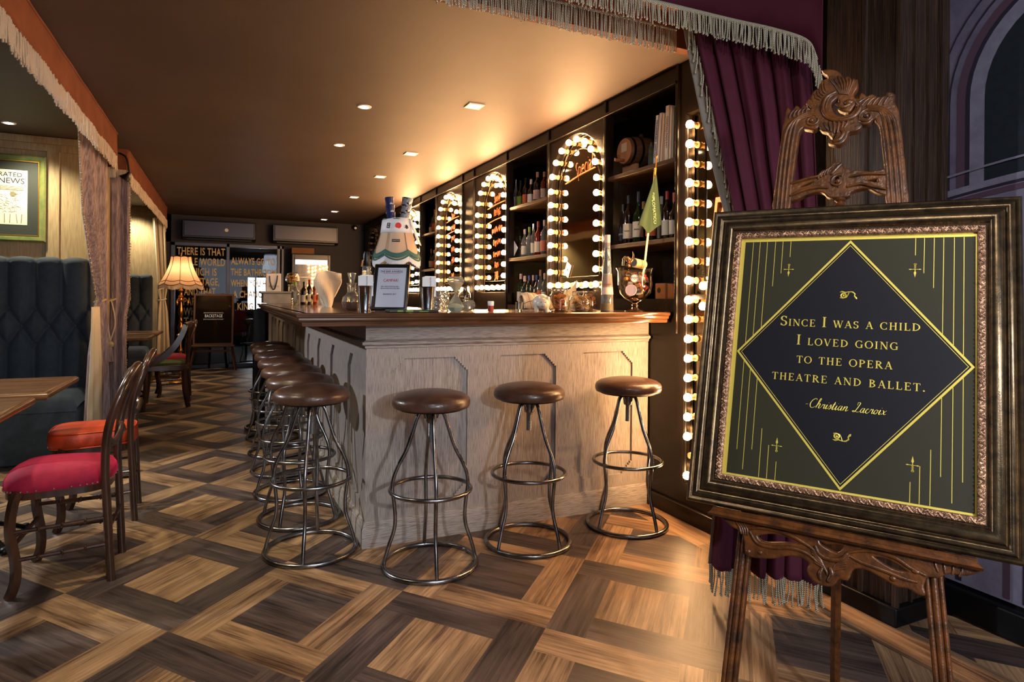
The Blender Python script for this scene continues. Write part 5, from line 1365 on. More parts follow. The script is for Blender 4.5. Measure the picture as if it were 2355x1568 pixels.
MB().box(-.10, .08, -.036, -.034, 1.745, 1.775).build('display', mat('fridge_display', srgb(40, 40, 90), .4, emit=(.35, .45, 1, 1), estr=2.5), t, smooth=False)
for z in (.5, .85, 1.2, 1.5): MB().box(-.27, .27, -.031, -.027, z, z + .008).build('shelf_edge', M_steel, t, smooth=False)
MB().box(-.31, .05, .02, .20, 1.90, 2.0).build('carton', mat('brown_carton', srgb(120, 80, 50), .8), None, loc=(1.31, 10.97, .0)); tag(bpy.context.scene.objects['carton'], 'brown cardboard carton lying on top of the drinks fridge', 'box')
# furniture seen through the glass doors
def far_chair(x, y, m, label):
    t = thing('dining_chair', label, 'chair', (x, y, 0), 0, 'chairs beyond the glass doors')
    MB().box(-.2, .2, -.2, .2, .42, .48).build('seat', m, t, bevel=.02); MB().box(-.2, .2, .16, .2, .48, .92).build('backrest', m, t, bevel=.02)
    for sx in (-.17, .17):
        for sy in (-.17, .17): MB().tube([(sx, sy, .42), (sx * 1.1, sy * 1.1, 0)], .015, 6).build('leg', M_blackmetal, t)
M_rch = mat('red_chair_cloth', srgb(150, 30, 36), .8)
far_chair(.18, 13.2, M_rch, 'red upholstered chair beyond the glass doors, left of the far stool'); far_chair(.80, 14.2, M_rch, 'red chair farther back beyond the glass doors')
s_ = dup(proto, (.42, 11.95, 0), .3, 'dark stool with pale seat standing just beyond the glass doors', 'bar stools beyond the glass')
# ================================================================== BOTTLES
M_red = mat('red_foil', srgb(160, 36, 30), .4); M_lgreen = mat('lime_green_label', srgb(120, 160, 60), .5); M_orange_l = mat('orange_label', srgb(210, 110, 70), .6)
M_blue_l = mat('blue_foil', srgb(50, 60, 150), .4); M_pinkl = mat('pale_pink_seal', srgb(222, 190, 180), .5); M_silver = mat('silver_cap', srgb(200, 200, 205), .25, metal=1.0); M_blackl = mat('black_label', srgb(24, 24, 26), .6)
def bottle(x, y, z, h, r, glass, capm, labm, label, group, style='round', words=None, ly=(.12, .42), wsize=.012):
    t = thing('bottle', label, 'bottle', (x, y, z), 0, group)
    n = 20
    if style == 'round': pf = [(r * .93, 0), (r, .008), (r, h * .58), (r * .93, h * .64), (r * .62, h * .71), (r * .36, h * .76), (r * .32, h * .93), (r * .36, h * .935)]
    elif style == 'squat': pf = [(r * .93, 0), (r, .006), (r, h * .50), (r * .88, h * .58), (r * .45, h * .66), (r * .34, h * .72), (r * .32, h * .90), (r * .36, h * .91)]
    elif style == 'slim': pf = [(r * .93, 0), (r, .006), (r, h * .52), (r * .8, h * .62), (r * .45, h * .72), (r * .36, h * .80), (r * .34, h * .93), (r * .38, h * .935)]
    else: pf = [(r * .97, 0), (r, .006), (r, h * .70), (r * .9, h * .74), (r * .40, h * .77), (r * .36, h * .90)]
    MB().lathe(pf, 4 if style == 'square' else n).build('glass_body', glass, t)
    top_ = pf[-1][1]; nr = pf[-2][0] if style != 'square' else r * .36
    MB().lathe([(nr * 1.12, top_ - h * .10), (nr * 1.12, top_), (nr * 1.18, top_), (nr * 1.18, h), (nr * .9, h + .002)], 14).build('cap', capm, t)
    if labm:
        a0, a1 = R(120), R(285); rr = r * 1.012; z0, z1 = h * ly[0], h * ly[1]
        if style == 'square':
            MB().box(-r * .75, -r * .72, -r * .5, r * .5, z0, z1).build('label_strip', labm, t)
        else:
            MB().grid(lambda u, v: (rr * math.cos(a0 + (a1 - a0) * u), rr * math.sin(a0 + (a1 - a0) * u), z0 + (z1 - z0) * v), 14, 1).build('label_strip', labm, t)
        if words:
            d = Vector((-1, -.75, 0)).normalized(); M = frame_m((d.x * rr * 1.02, d.y * rr * 1.02, (z0 + z1) / 2), (-d.y, d.x, 0), (0, 0, 1))
            text(words, wsize, M_ink if labm is M_paper else M_white, M, t, sx=.8)
    return t
GB1 = 'bottles on the lower shelf beside the bulb mirror'
zs_ = 1.535
B1 = [(2.36, 3.385, .27, .029, M_brownglass, M_black, M_blackl, 'slim black bottle at the far end of the lower shelf of the nearest bay', 'slim', 'JATOBA', .014),
      (2.34, 3.300, .315, .034, M_brownglass, M_black, M_paper, 'dark whisky bottle with tall cream label, second from the far end of the nearest bay', 'round', 'TALISKER', .011),
      (2.35, 3.205, .325, .037, M_greenglass, M_black, M_paper, 'green whisky bottle with wide white label left of the green pennant', 'squat', 'Bushmills', .012),
      (2.36, 3.090, .315, .034, M_greenglass, M_silver, M_orange_l, 'green bottle partly behind the green pennant', 'round', None, 0),
      (2.48, 3.33, .29, .030, M_brownglass, M_cork, None, 'dark bottle in the back row behind the whisky bottles', 'round', None, 0),
      (2.49, 3.16, .30, .030, M_clearbottle, M_white, M_paper, 'clear bottle with white cap in the back row of the nearest bay', 'round', None, 0),
      (2.40, 2.99, .30, .032, M_brownglass, M_red, M_paper, 'brown bottle right of the pennant pole', 'round', None, 0),
      (2.38, 2.90, .275, .030, M_brownglass, M_orange_l, M_paper, 'brown bottle with orange cap right of the pennant', 'squat', None, 0),
      (2.36, 2.815, .19, .028, M_greenglass, M_cork, M_paper, 'short green bottle with cream label nearest the bulb mirror', 'squat', None, 0)]
for x, y, h, r, g, c, l, lab, st_, wd, ws in B1: bottle(x, y, zs_, h, r, g, c, l, lab, GB1, st_, wd, wsize=ws)
GB2 = 'bottles in the bay between the two large arched mirrors'
N2 = [  # y, h, r, glass, cap, label, text, style
 (1.98, [(5.10 - .05, .27, .022, M_clearbottle, M_silver, M_paper, 'tall clear bottle at the far end of the middle bay top shelf', 'slim'),
         (4.955, .245, .035, M_brownglass, M_black, M_lgreen, 'dark bottle with lime green label on the top shelf of the middle bay', 'squat'),
         (4.850, .25, .028, M_brownglass, M_black, M_orange_l, 'dark bottle with orange label on the top shelf of the middle bay', 'round'),
         (4.745, .22, .030, M_brownglass, M_white, M_white, 'dark bottle with white label and white cap on the top shelf of the middle bay', 'squat'),
         (4.625, .26, .034, M_brownglass, M_pinkl, M_pinkl, 'whisky bottle with pink label on the top shelf of the middle bay', 'round'),
         (4.500, .24, .031, M_amber, M_pinkl, M_paper, 'amber bottle nearest the arched mirror on the top shelf of the middle bay', 'round')]),
 (1.535, [(4.97 - .02, .20, .024, M_brownglass, M_black, None, 'dark bottle at the far end of the second shelf of the middle bay', 'slim'),
          (4.860, .25, .030, M_clearbottle, M_pinkl, M_paper, 'square shouldered clear gin bottle on the second shelf of the middle bay', 'round'),
          (4.770, .26, .027, M_clearbottle, M_lgreen, None, 'clear bottle with green cap on the second shelf of the middle bay', 'round'),
          (4.690, .28, .024, M_clearbottle, M_silver, M_paper, 'slim clear bottle with silver cap on the second shelf of the middle bay', 'slim'),
          (4.600, .29, .032, M_redglass, M_red, M_paper, 'red bitters bottle on the second shelf of the middle bay', 'round'),
          (4.490, .29, .033, M_clearbottle, M_pinkl, M_orange_l, 'clear bottle with orange label nearest the mirror on the second shelf', 'round')]),
 (1.13, [(4.93, .27, .034, M_greenglass, M_pinkl, M_paper, 'green bottle at the far end of the lowest shelf of the middle bay', 'round'),
         (4.85, .25, .034, M_greenglass, M_pinkl, M_paper, 'dark green bottle second on the lowest shelf of the middle bay', 'squat'),
         (4.765, .25, .028, M_greenglass, M_blue_l, M_pinkl, 'green bottle with blue cap on the lowest shelf of the middle bay', 'round'),
         (4.690, .25, .026, M_brownglass, M_pinkl, M_paper, 'brown bottle with pink seal on the lowest shelf of the middle bay', 'round'),
         (4.625, .25, .024, M_brownglass, M_blue_l, M_orange_l, 'slim bottle with blue foil on the lowest shelf of the middle bay', 'slim'),
         (4.555, .29, .027, M_clearbottle, M_cork, M_orange_l, 'tall clear bottle with cork on the lowest shelf of the middle bay', 'round'),
         (4.480, .26, .026, M_clearbottle, M_pinkl, M_paper, 'clear bottle nearest the mirror on the lowest shelf of the middle bay', 'round')])]
for z, L in N2:
    for y, h, r, g, c, l, lab, st_ in L: bottle(2.36, y, z, h, r, g, c, l, lab, GB2, st_)
tri = tag(MB().prism([(0, 0), (.0, .13), (.075, .065)], 0, .004).tf(Matrix.Translation((2.31, 4.965, 1.56)) @ Matrix(((0, 0, -1, 0), (-1, 0, 0, 0), (0, 1, 0, 0), (0, 0, 0, 1)))).build('white_triangle', M_white, smooth=False), 'white triangular card standing on the second shelf of the middle bay', 'card')
GB3 = 'bottles in the far bay behind the counter lamp'
k = 0
for z, hs in ((1.98, (.22, .30, .26, .24)), (1.535, (.26, .24, .27, .22)), (1.13, (.24, .26, .25, .27))):
    for y, h in zip((7.56, 7.44, 7.33, 7.21), hs):
        bottle(2.36, y, z, h, .032, (M_brownglass, M_clearbottle, M_greenglass, M_amber)[k % 4], (M_black, M_cork, M_pinkl)[k % 3], (M_paper, M_orange_l)[k % 2],
               ('far left', 'second', 'third', 'nearest')[k % 4] + ' bottle on the ' + ('top', 'second', 'lowest')[k // 4] + ' shelf of the far bay', GB3, 'round' if k % 2 else 'squat'); k += 1

# ---- top shelf of the nearest bay
t = thing('wooden_barrel', 'small wooden barrel with tap and paper label on the top shelf of the nearest bay', 'barrel', (2.44, 3.31, 1.98), R(0))
M_brl = mat('oak_barrel', srgb(112, 74, 46), .5, col2=srgb(78, 50, 32), noise=8, nscale=(2, 10, 10))
RY = Matrix.Translation((0, 0, .155)) @ Matrix.Rotation(R(90), 4, 'Y')
MB().lathe([(.083, -.13), (.093, -.09), (.100, -.04), (.101, 0), (.100, .04), (.093, .09), (.083, .13)], 28).tf(RY).build('staves', M_brl, t, angle=50)
for q, r_ in ((-.105, .091), (-.05, .1005), (.05, .1005), (.105, .091)): MB().lathe([(r_, q - .009), (r_ + .002, q), (r_, q + .009)], 28, cap=False).tf(RY).build('hoop', M_blackmetal, t)
MB().lathe([(0, -.128), (.078, -.128), (.078, -.132), (0, -.132)], 28, cap=False).tf(RY).build('head', mat('pale_oak_head', srgb(176, 130, 92), .5), t)
MB().box(-.134, -.1325, -.028, .028, .15, .205).build('paper_label', M_paper, t, smooth=False)
MB().tube([(-.13, 0, .095), (-.20, 0, .092)], .010, 10).tube([(-.17, 0, .085), (-.17, 0, .125)], .007, 8).build('tap', M_brl, t)
MB().ball((0, 0, .265), .016, 10, 8).build('bung', M_brl, t)
for q in (-.08, .08): MB().box(q - .012, q + .012, -.075, .075, 0, .068).build('cradle', mat('pale_oak_head', srgb(176, 130, 92), .5), t, bevel=.004)
t = thing('framed_certificate', 'dark framed certificate leaning at the back of the top shelf', 'picture', (2.58, 3.04, 1.98))
MB().box(-.012, .012, -.16, .16, 0, .25).build('frame', M_black, t, bevel=.003); MB().box(-.0145, -.012, -.14, .14, .02, .23).build('paper', mat('pale_blue_paper', srgb(170, 180, 190), .6, col2=srgb(200, 196, 190), noise=20), t, smooth=False)
for y, hh_, lab in ((3.15, .19, 'shorter pointed glass award beside the barrel'), (3.00, .25, 'taller pointed glass award beside the books')):
    t = tag(MB().prism([(-.035, 0), (.035, 0), (.026, hh_ * .75), (-.005, hh_), (-.030, hh_ * .80)], 0, .022).tf(Matrix.Translation((2.40, y, 1.98)) @ Matrix(((0, 0, 1, 0), (-1, 0, 0, 0), (0, 1, 0, 0), (0, 0, 0, 1)))).build('glass_award', mat('marbled_green_glass', srgb(50, 70, 64), .1, col2=srgb(110, 130, 120), noise=14, coat=.8), smooth=False, bevel=.002), lab, 'award')
def book(y, th, h, lean, col, spine, scol, lab, d=.20):
    t = thing('book', lab, 'book', (2.285, y, 1.9805), 0, 'cocktail books on the top shelf'); t.rotation_euler = (lean, 0, 0)
    m = mat('book_cover_%d' % int(col[0]), srgb(*col), .5)
    b = MB(); b.box(0, d, -th / 2, -th / 2 + .002, 0, h); b.box(0, d, th / 2 - .002, th / 2, 0, h); b.box(0, .003, -th / 2, th / 2, 0, h); b.build('cover', m, t, smooth=False)
    MB().box(.003, d - .004, -th / 2 + .002, th / 2 - .002, .003, h - .003).build('pages', mat('page_edges', srgb(230, 220, 200), .8), t, smooth=False)
    if spine: text(spine, th * .62, mat('spine_ink_%d' % scol[0], srgb(*scol), .6), frame_m((-.0006, 0, h * .52), (0, 0, -1), (0, -1, 0)), t, sx=.80)
book(2.968, .028, .285, R(5), (236, 240, 252), 'THE FLAVOUR BIBLE   KAREN PAGE', (30, 34, 60), 'leaning pale blue flavour book, farthest of the cocktail books')
book(2.937, .026, .290, R(5), (250, 246, 240), None, (60, 40, 30), 'leaning cream book second in the row of cocktail books')
book(2.909, .022, .275, R(5), (248, 226, 206), None, (60, 40, 30), 'leaning pale tan book in the middle of the cocktail books')
book(2.862, .034, .315, R(2), (250, 190, 130), 'COCKTAILS MADE EASY', (120, 40, 20), 'tall orange spined cocktail book')
book(2.829, .020, .305, R(2), (252, 240, 222), None, (60, 40, 30), 'thin cream book nearest the bulb mirror')
# ledge boxes and small cards
M_kraft = mat('brown_cardboard', srgb(164, 116, 76), .8)
for y0, y1, h_, lab in ((2.93, 2.84, .09, 'brown cardboard box with round hole on the ledge of the nearest bay'), (2.82, 2.745, .085, 'second pale cardboard box on the ledge nearest the bulb mirror')):
    t = thing('cardboard_box', lab, 'box', (2.33, (y0 + y1) / 2, 1.19)); MB().box(-.06, .10, -(y0 - y1) / 2, (y0 - y1) / 2, 0, h_).build('carton', M_kraft, t, bevel=.002)
    if y0 > 2.9: MB().lathe([(0, 0), (.016, 0), (.016, .001), (0, .001)], 16, cap=False).tf(Matrix.Translation((-.061, .01, .05)) @ Matrix.Rotation(R(-90), 4, 'Y')).build('round_hole', M_black, t)
for y, z in ((2.985, 1.43), (2.865, 1.44)):
    t = thing('domino_card', 'small white pip card pinned inside the nearest bay, ' + ('left one' if y > 2.9 else 'right one'), 'card', (2.60, y, z)); MB().box(0, .012, -.018, .018, -.03, .03).build('card', M_white, t, smooth=False)
    for zz in (-.014, .014): MB().ball((-.001, 0, zz), .006, 8, 6, (.2, 1, 1)).build('pip', M_ink, t)

# ================================================================== THINGS ON THE COUNTER
ZT = 1.1175
def cup_of_cards(x, y, lab, rz):
    t = thing('shaker_tin', lab, 'shaker tin', (x, y, ZT), rz, 'steel tins of menu cards')
    MB().lathe([(.026, 0), (.027, .004), (.030, .04), (.037, .118), (.0395, .122), (.0385, .124), (.035, .118), (.028, .01), (0, .008)], 32, cap=False).build('tin', M_tin, t, angle=50)
    return t
for x, y, l, rz, cx in ((.607, 3.0, 'steel shaker tin holding white menu cards left of the framed award', .2, 0), (.912, 2.98, 'steel shaker tin holding white menu cards right of the framed award', -.1, .005)):
    t = cup_of_cards(x, y, l, rz)
    for q in range(3):
        c = thing('menu_card', 'white menu card with black vertical lettering standing in the ' + ('left' if x < .8 else 'right') + ' shaker tin', 'card', (x + cx + q * .004, y - .010 + q * .012, ZT + .075), -.2 + q * .12, 'menu cards in the %s shaker tin' % ('left' if x < .8 else 'right'))
        MB().box(-.034 + .006 * q, .034, -.0008, .0008, 0, .096 + .003 * q).build('card', M_white, c, smooth=False)
        if q == 0: text('BACKSTAGE', .009, M_ink, frame_m((.006, -.0012, .070), (0, 0, -1), (1, 0, 0)), c)
# framed award
t = thing('award_plaque', 'black framed white award certificate for a cocktail bar standing on the counter', 'award', (.724, 3.00, ZT), R(-27))
AM = Matrix.Rotation(R(-19), 4, 'X')
def leanbox(b, *a): return b.box(*a)
w_, h_ = .088, .245
b = rect_loops([(0, 0), (0, .010), (.004, .014), (.012, .014), (.016, .009), (.017, .004)], -w_, .004, w_, h_)
FM = AM @ frame_m((0, 0, 0), (1, 0, 0), (0, 0, 1))
b.tf(FM).build('frame', M_black, t, angle=50)
MB().box(-w_ + .004, w_ - .004, .008, h_ - .004, -.006, .002).tf(FM).build('backing', M_blackmetal, t, smooth=False)
MB().box(-w_ + .016, w_ - .016, .020, h_ - .016, .002, .004).tf(FM).build('certificate', mat('pale_lilac_paper', srgb(196, 200, 216), .35, coat=.6), t, smooth=False)
M_rtx = mat('red_print', srgb(168, 30, 34), .6)
for s, yy, sz, mm in (('THE BAR AWARDS', .207, .0155, M_ink), ('CAMPARI', .160, .021, M_rtx), ('BEST NEW COCKTAIL BAR -', .128, .0085, M_ink), ('BACKSTAGE COCKTAIL BAR', .118, .0085, M_ink), ('BANGKOK 2017', .088, .0105, M_ink)):
    text(s, sz, mm, FM @ Matrix.Translation((-.004, yy, .0045)), t, shear=.1 if sz > .012 else 0, sx=.86)
for yy in (.218, .198): MB().box(-.045, .040, yy - .0006, yy + .0006, .004, .0046).tf(FM).build('ruled_line', M_rtx, t, smooth=False)
t = thing('bar_mat', 'black rubber bar mat with green lettering under the framed award', 'mat', (.80, 2.885, ZT))
MB().box(-.115, .125, -.045, .035, 0, .012).build('rubber', M_black, t, bevel=.003)
for x0, x1 in ((-.075, -.048), (-.034, .0), (.03, .075)): MB().box(x0, x1, -.0458, -.045, .003, .0095 if x1 < .02 else .006).build('green_print', M_lgreen, t, smooth=False)
# decanter and whisky bottle
t = thing('round_decanter', 'round bellied clear decanter with flared stopper at the left of the counter', 'decanter', (.593, 3.27, ZT))
MB().lathe([(.020, 0), (.040, .012), (.050, .040), (.045, .068), (.026, .085), (.022, .10), (.023, .135), (.027, .142)], 28).build('glass_body', M_clearbottle, t)
MB().lathe([(.012, .14), (.013, .150), (.022, .19), (.022, .194)], 20).build('stopper', M_clearbottle, t)
MB().lathe([(.036, .012), (.046, .036), (.042, .045)], 24).build('liquid', M_amber, t)
t = thing('whisky_bottle', 'tall clear whisky bottle with black wax neck behind the left shaker tin', 'bottle', (.700, 3.42, ZT))
MB().lathe([(.044, 0), (.048, .01), (.048, .11), (.040, .145), (.022, .175), (.024, .20), (.022, .235), (.017, .25)], 28).build('glass_body', M_clearbottle, t)
MB().lathe([(.018, .235), (.021, .24), (.020, .30), (.014, .318)], 20).build('wax_neck', M_black, t)
MB().tube([(-.022 , -.01, .272), (.022, -.012, .272)], .003, 6).tube([(-.024, -.012, .27), (-.03, -.014, .235)], .005, 6).build('ribbon', M_cork, t)
# counter lamp wearing a headband
t = thing('counter_lamp', 'counter lamp whose fringed shade wears a white headband with a red disc', 'table lamp', (.886, 3.50, ZT), R(-14.2))
MB().lathe([(.06, 0), (.062, .01), (.02, .025), (.012, .05), (.014, .10), (.010, .16), (.012, .30)], 24).build('stand', M_blackmetal, t)
M_sh2 = mat('beige_shade_fabric', srgb(206, 176, 146), .8)
scallop_shade(t, .080, .135, .30, .50, M_sh2, mat('tan_seam', srgb(170, 140, 110), .8), M_white, 6, .030, 1.5, mat('teal_braid', srgb(60, 104, 96), .8))
MB().grid(lambda u, v: ((.1275 + .006 * v) * math.cos(2 * PI * u) * (1 - .04 * (1 - abs(math.sin(6 * PI * u)))), (.1275 + .006 * v) * math.sin(2 * PI * u) * (1 - .04 * (1 - abs(math.sin(6 * PI * u)))), .337 - .026 * v - .024 * abs(math.sin(6 * PI * u))), 96, 3).build('teal_band', mat('teal_braid', srgb(60, 104, 96), .8), t, solid=.004)
def cyl_patch(r0, r1, z0, z1, a0, a1, m, nm, n=24, wob=0.0):
    return MB().grid(lambda u, v: ((r0 + (r1 - r0) * v) * math.cos(a0 + (a1 - a0) * u), (r0 + (r1 - r0) * v) * math.sin(a0 + (a1 - a0) * u), z0 + (z1 - z0) * v + wob * math.sin(u * 9) * v), n, 3).build(nm, m, t, solid=.002)
cyl_patch(.092, .082, .432, .512, 0, 2 * PI, M_white, 'headband', 48, .006)
MB().grid(lambda u, v: (.072 + .045 * v + .02 * u, -.055 + .03 * u, .50 - .125 * v + .01 * math.sin(5 * u)), 6, 10).build('headband_tail', M_white, t, solid=.004)
MB().lathe([(0, 0), (.017, 0), (.017, .001), (0, .001)], 24, cap=False).tf(Matrix.Translation((.008, -.0905, .470)) @ Matrix.Rotation(R(97), 4, 'X')).build('red_disc', mat('red_disc', srgb(216, 62, 50), .7), t)
def brush(nm, strokes, ox, oz, s, a):
    b = MB()
    for st_ in strokes: b.tube([Matrix.Rotation(a, 3, 'Z') @ Vector((ox + x * s, -.0915 + .010 * (oz + y * s - .47) / .04, oz + y * s)) for x, y in st_], .0022, 5)
    b.build(nm, M_ink, t)
brush('brush_character', [[(-.5, 1), (-.6, -.8)], [(-.5, 1), (.5, 1), (.5, -.9)], [(-.3, .1), (.1, .15), (.2, -.1)], [(-.7, -.8), (.55, -.85)]], 0, .470, .014, R(-30))
brush('brush_character', [[(-.7, .4), (.7, .4)], [(0, 1), (0, -1)], [(0, .4), (-.8, -.5)], [(0, .4), (.8, -.5)], [(-.3, -.5), (.3, -.5)]], 0, .466, .013, R(36))
MB().box(-.021, .021, -.001, .001, -.0075, .0075).tf(Matrix.Translation((-.004, -.1045, .385)) @ Matrix.Rotation(R(-18), 4, 'X')).build('black_badge', M_ink, t, smooth=False)
text('BACKSTAGE', .0085, M_white, Matrix.Translation((-.004, -.1065, .385)) @ Matrix.Rotation(R(72), 4, 'X'), t, sx=.75)
M_cupb = mat('blue_printed_cup', srgb(34, 38, 84), .35, col2=srgb(200, 206, 226), noise=26, lo=.52, hi=.62); M_cups = mat('silver_printed_cup', srgb(190, 196, 206), .25, metal=.6, col2=srgb(40, 34, 34), noise=34, lo=.50, hi=.56)
for nm, mm, x0, n_, tilt, lab, r_ in (('paper_cup', M_cupb, -.030, 3, -6, 'blue printed cup in the left stack on top of the counter lamp', .026), ('paper_cup', M_cups, .040, 3, 8, 'silver printed cup in the right stack on top of the counter lamp', .031)):
    for q in range(n_):
        c = tag(MB().lathe([(r_ * .8, 0), (r_, .052), (r_ * 1.05, .054), (r_ * 1.02, .056)], 20).build(nm, mm), lab, 'cup', 'stacked cups on the counter lamp')
        c.matrix_world = Matrix.Translation((.886, 3.50, ZT + .498)) @ Matrix.Rotation(R(-14.2), 4, 'Z') @ Matrix.Translation((x0, 0, 0)) @ Matrix.Rotation(R(tilt), 4, 'Y') @ Matrix.Translation((0, 0, q * .043))
# crystal wrap, hourglass, jars
t = tag(MB().grid(lambda u, v: ((.036 + .006 * math.sin(u * 37) + .005 * math.sin(v * 23 + u * 50)) * math.cos(2 * PI * u) * (1 + .15 * v), (.036 + .006 * math.sin(u * 31)) * math.sin(2 * PI * u) * (1 + .15 * v), .10 * v + .004 * math.sin(u * 40)), 60, 14).build('crinkled_wrap', M_clearbottle, smooth=False), 'crinkled clear wrapped parcel beside the right shaker tin', 'wrap'); t.location = (1.02, 3.10, ZT)
t = thing('diamond_hourglass', 'hourglass made of two glass diamonds with pale sand beside the right shaker tin', 'hourglass', (1.057, 2.97, ZT))
MB().lathe([(.030, 0), (.047, .022), (.047, .026), (.005, .092), (.047, .150), (.047, .154), (.036, .176)], 6).build('glass_diamonds', M_clearbottle, t, smooth=False)
MB().lathe([(.027, .003), (.041, .022), (.010, .034)], 6).build('lower_sand', mat('mint_sand', srgb(206, 222, 200), .8), t, smooth=False)
MB().lathe([(.004, .100), (.034, .146), (.034, .150)], 6).build('upper_sand', mat('cream_sand', srgb(250, 232, 180), .8), t, smooth=False)
t = tag(MB().lathe([(.004, -.048), (.030, -.018), (.030, 0), (.022, .030), (.004, .034)], 7).tf(Matrix.Rotation(R(75), 4, 'Y')).build('glass_diamond', M_clearbottle, smooth=False), 'clear faceted glass diamond lying on the counter beside the hourglass', 'ornament'); t.location = (1.165, 3.07, ZT + .031)
def jar(x, y, r_, h_, lab, fill, fm, kind, belly=1.0):
    t = thing('glass_jar', lab, 'jar', (x, y, ZT))
    MB().lathe([(r_ * .8, 0), (r_, .010), (r_ * belly, h_ * .45), (r_, h_ * .68), (r_ * .78, h_ * .80), (r_ * .78, h_ * .97), (r_ * .82, h_)], 28, cap=False).build('glass', M_glass, t, solid=.0015)
    b = MB()
    for q in range(fill):
        a = random.random() * 6.28; rr = r_ * .62 * math.sqrt(random.random()); z = .012 + h_ * .55 * q / fill
        if kind == 'slice':
            m0 = len(b.v); b.lathe([(.0, -.002), (.019, -.002), (.019, .002), (0, .002)], 12, cap=False)
            M = Matrix.Translation((rr * math.cos(a), rr * math.sin(a), z + .006)) @ Euler((random.uniform(-.9, .9), random.uniform(-.9, .9), 0)).to_matrix().to_4x4(); b.tf(M, m0)
        else: b.ball((rr * math.cos(a), rr * math.sin(a), z), .009, 7, 5, (1.4, .8, .5))
    b.build('contents', fm, t)['kind'] = 'stuff'
    return t
M_dry = mat('dried_orange', srgb(206, 130, 60), .7); M_dry2 = mat('dried_lemon_peel', srgb(206, 170, 120), .7)
jar(1.215, 3.27, .036, .135, 'small clear preserving jar behind the hourglass', 8, M_dry2, 'b')
jar(1.645, 2.95, .054, .122, 'square shouldered glass jar of dried orange slices beside the white pig', 46, M_dry, 'slice')
jar(1.815, 3.01, .060, .110, 'rounded glass jar of curled peel left of the tall yellow bottle', 50, M_dry2, 'slice', 1.1)
jar(1.965, 3.16, .044, .118, 'glass jar behind the tall yellow liqueur bottle', 30, M_dry, 'slice')
t = thing('salt_shaker', 'small shaker with white cap and red label alone on the counter', 'shaker', (1.262, 3.0, ZT)); MB().lathe([(.015, 0), (.016, .004), (.014, .03)], 16).build('glass_body', M_red, t); MB().lathe([(.016, .03), (.017, .05), (.014, .054)], 16).build('cap', M_white, t)
t = thing('shot_glass', 'small clear shot glass left of the white pig', 'glass', (1.402, 2.95, ZT)); MB().lathe([(.017, 0), (.018, .006), (.021, .050), (.0195, .050), (.0165, .012), (0, .011)], 20, cap=False).build('glass', M_glass, t)
def tw(u, v):
    x = -.09 + .18 * u; z = .012 + .088 * math.sin(PI * min(1, v * 1.05)) ** .7 * (.75 + .25 * math.sin(u * 4 + .5)); return (x, -.04 + .09 * v, z + .004 * math.sin(u * 21 + v * 9))
def grid_mat():
    m = mat('checked_towel', srgb(226, 206, 176), .9); nt = m.node_tree; b = nt.nodes['Principled BSDF']; tc = nt.nodes.new('ShaderNodeTexCoord'); br_ = nt.nodes.new('ShaderNodeTexBrick')
    br_.offset = 0; br_.inputs['Scale'].default_value = 28; br_.inputs['Color1'].default_value = br_.inputs['Color2'].default_value = srgb(226, 206, 176); br_.inputs['Mortar'].default_value = srgb(50, 44, 44); br_.inputs['Mortar Size'].default_value = .03; br_.inputs['Brick Width'].default_value = 1; br_.inputs['Row Height'].default_value = 1
    mp = nt.nodes.new('ShaderNodeMapping'); mp.inputs['Rotation'].default_value = (R(60), 0, R(12)); nt.links.new(tc.outputs['Object'], mp.inputs[0]); nt.links.new(mp.outputs[0], br_.inputs[0]); nt.links.new(br_.outputs[0], b.inputs['Base Color']); return m
t = tag(MB().grid(tw, 30, 20).build('folded_towel', grid_mat(), solid=.004), 'cream checked towel crumpled behind the white pig', 'towel'); t.location = (1.585, 3.12, ZT)
# white ceramic pig
t = thing('ceramic_pig', 'white ceramic pig figurine facing the stools', 'figurine', (1.535, 2.95, ZT), R(-25))
b = MB(); b.ball((0, .010, .048), .046, 20, 14, (1.1, 1.15, .98)); b.ball((.006, -.034, .042), .032, 18, 12, (1.1, .9, .95)); b.build('body', M_offwhite, t)
MB().lathe([(.0, -.074), (.010, -.072), (.013, -.062), (.015, -.050)], 16, cap=False).tf(Matrix.Translation((.008, 0, .036)) @ Matrix(((1, 0, 0, 0), (0, 0, 1, 0), (0, .8, 0, 0), (0, 0, 0, 1)))).build('snout', M_offwhite, t)
for s_ in (-1, 1):
    MB().ball((.008 + s_ * .024, -.030, .068), .012, 10, 8, (.8, .5, 1.2)).build('ear', M_offwhite, t); MB().ball((.008 + s_ * .012, -.060, .050), .0022, 6, 5).build('eye', M_ink, t)
    for yy in (-.022, .035): MB().lathe([(.011, 0), (.012, .012), (.013, .022)], 12, (s_ * .026, yy, 0)).build('trotter', M_offwhite, t)
MB().tube([(.0, .062, .055), (.006, .070, .062), (-.002, .074, .066), (.002, .070, .072)], .003, 6).build('tail', M_offwhite, t)
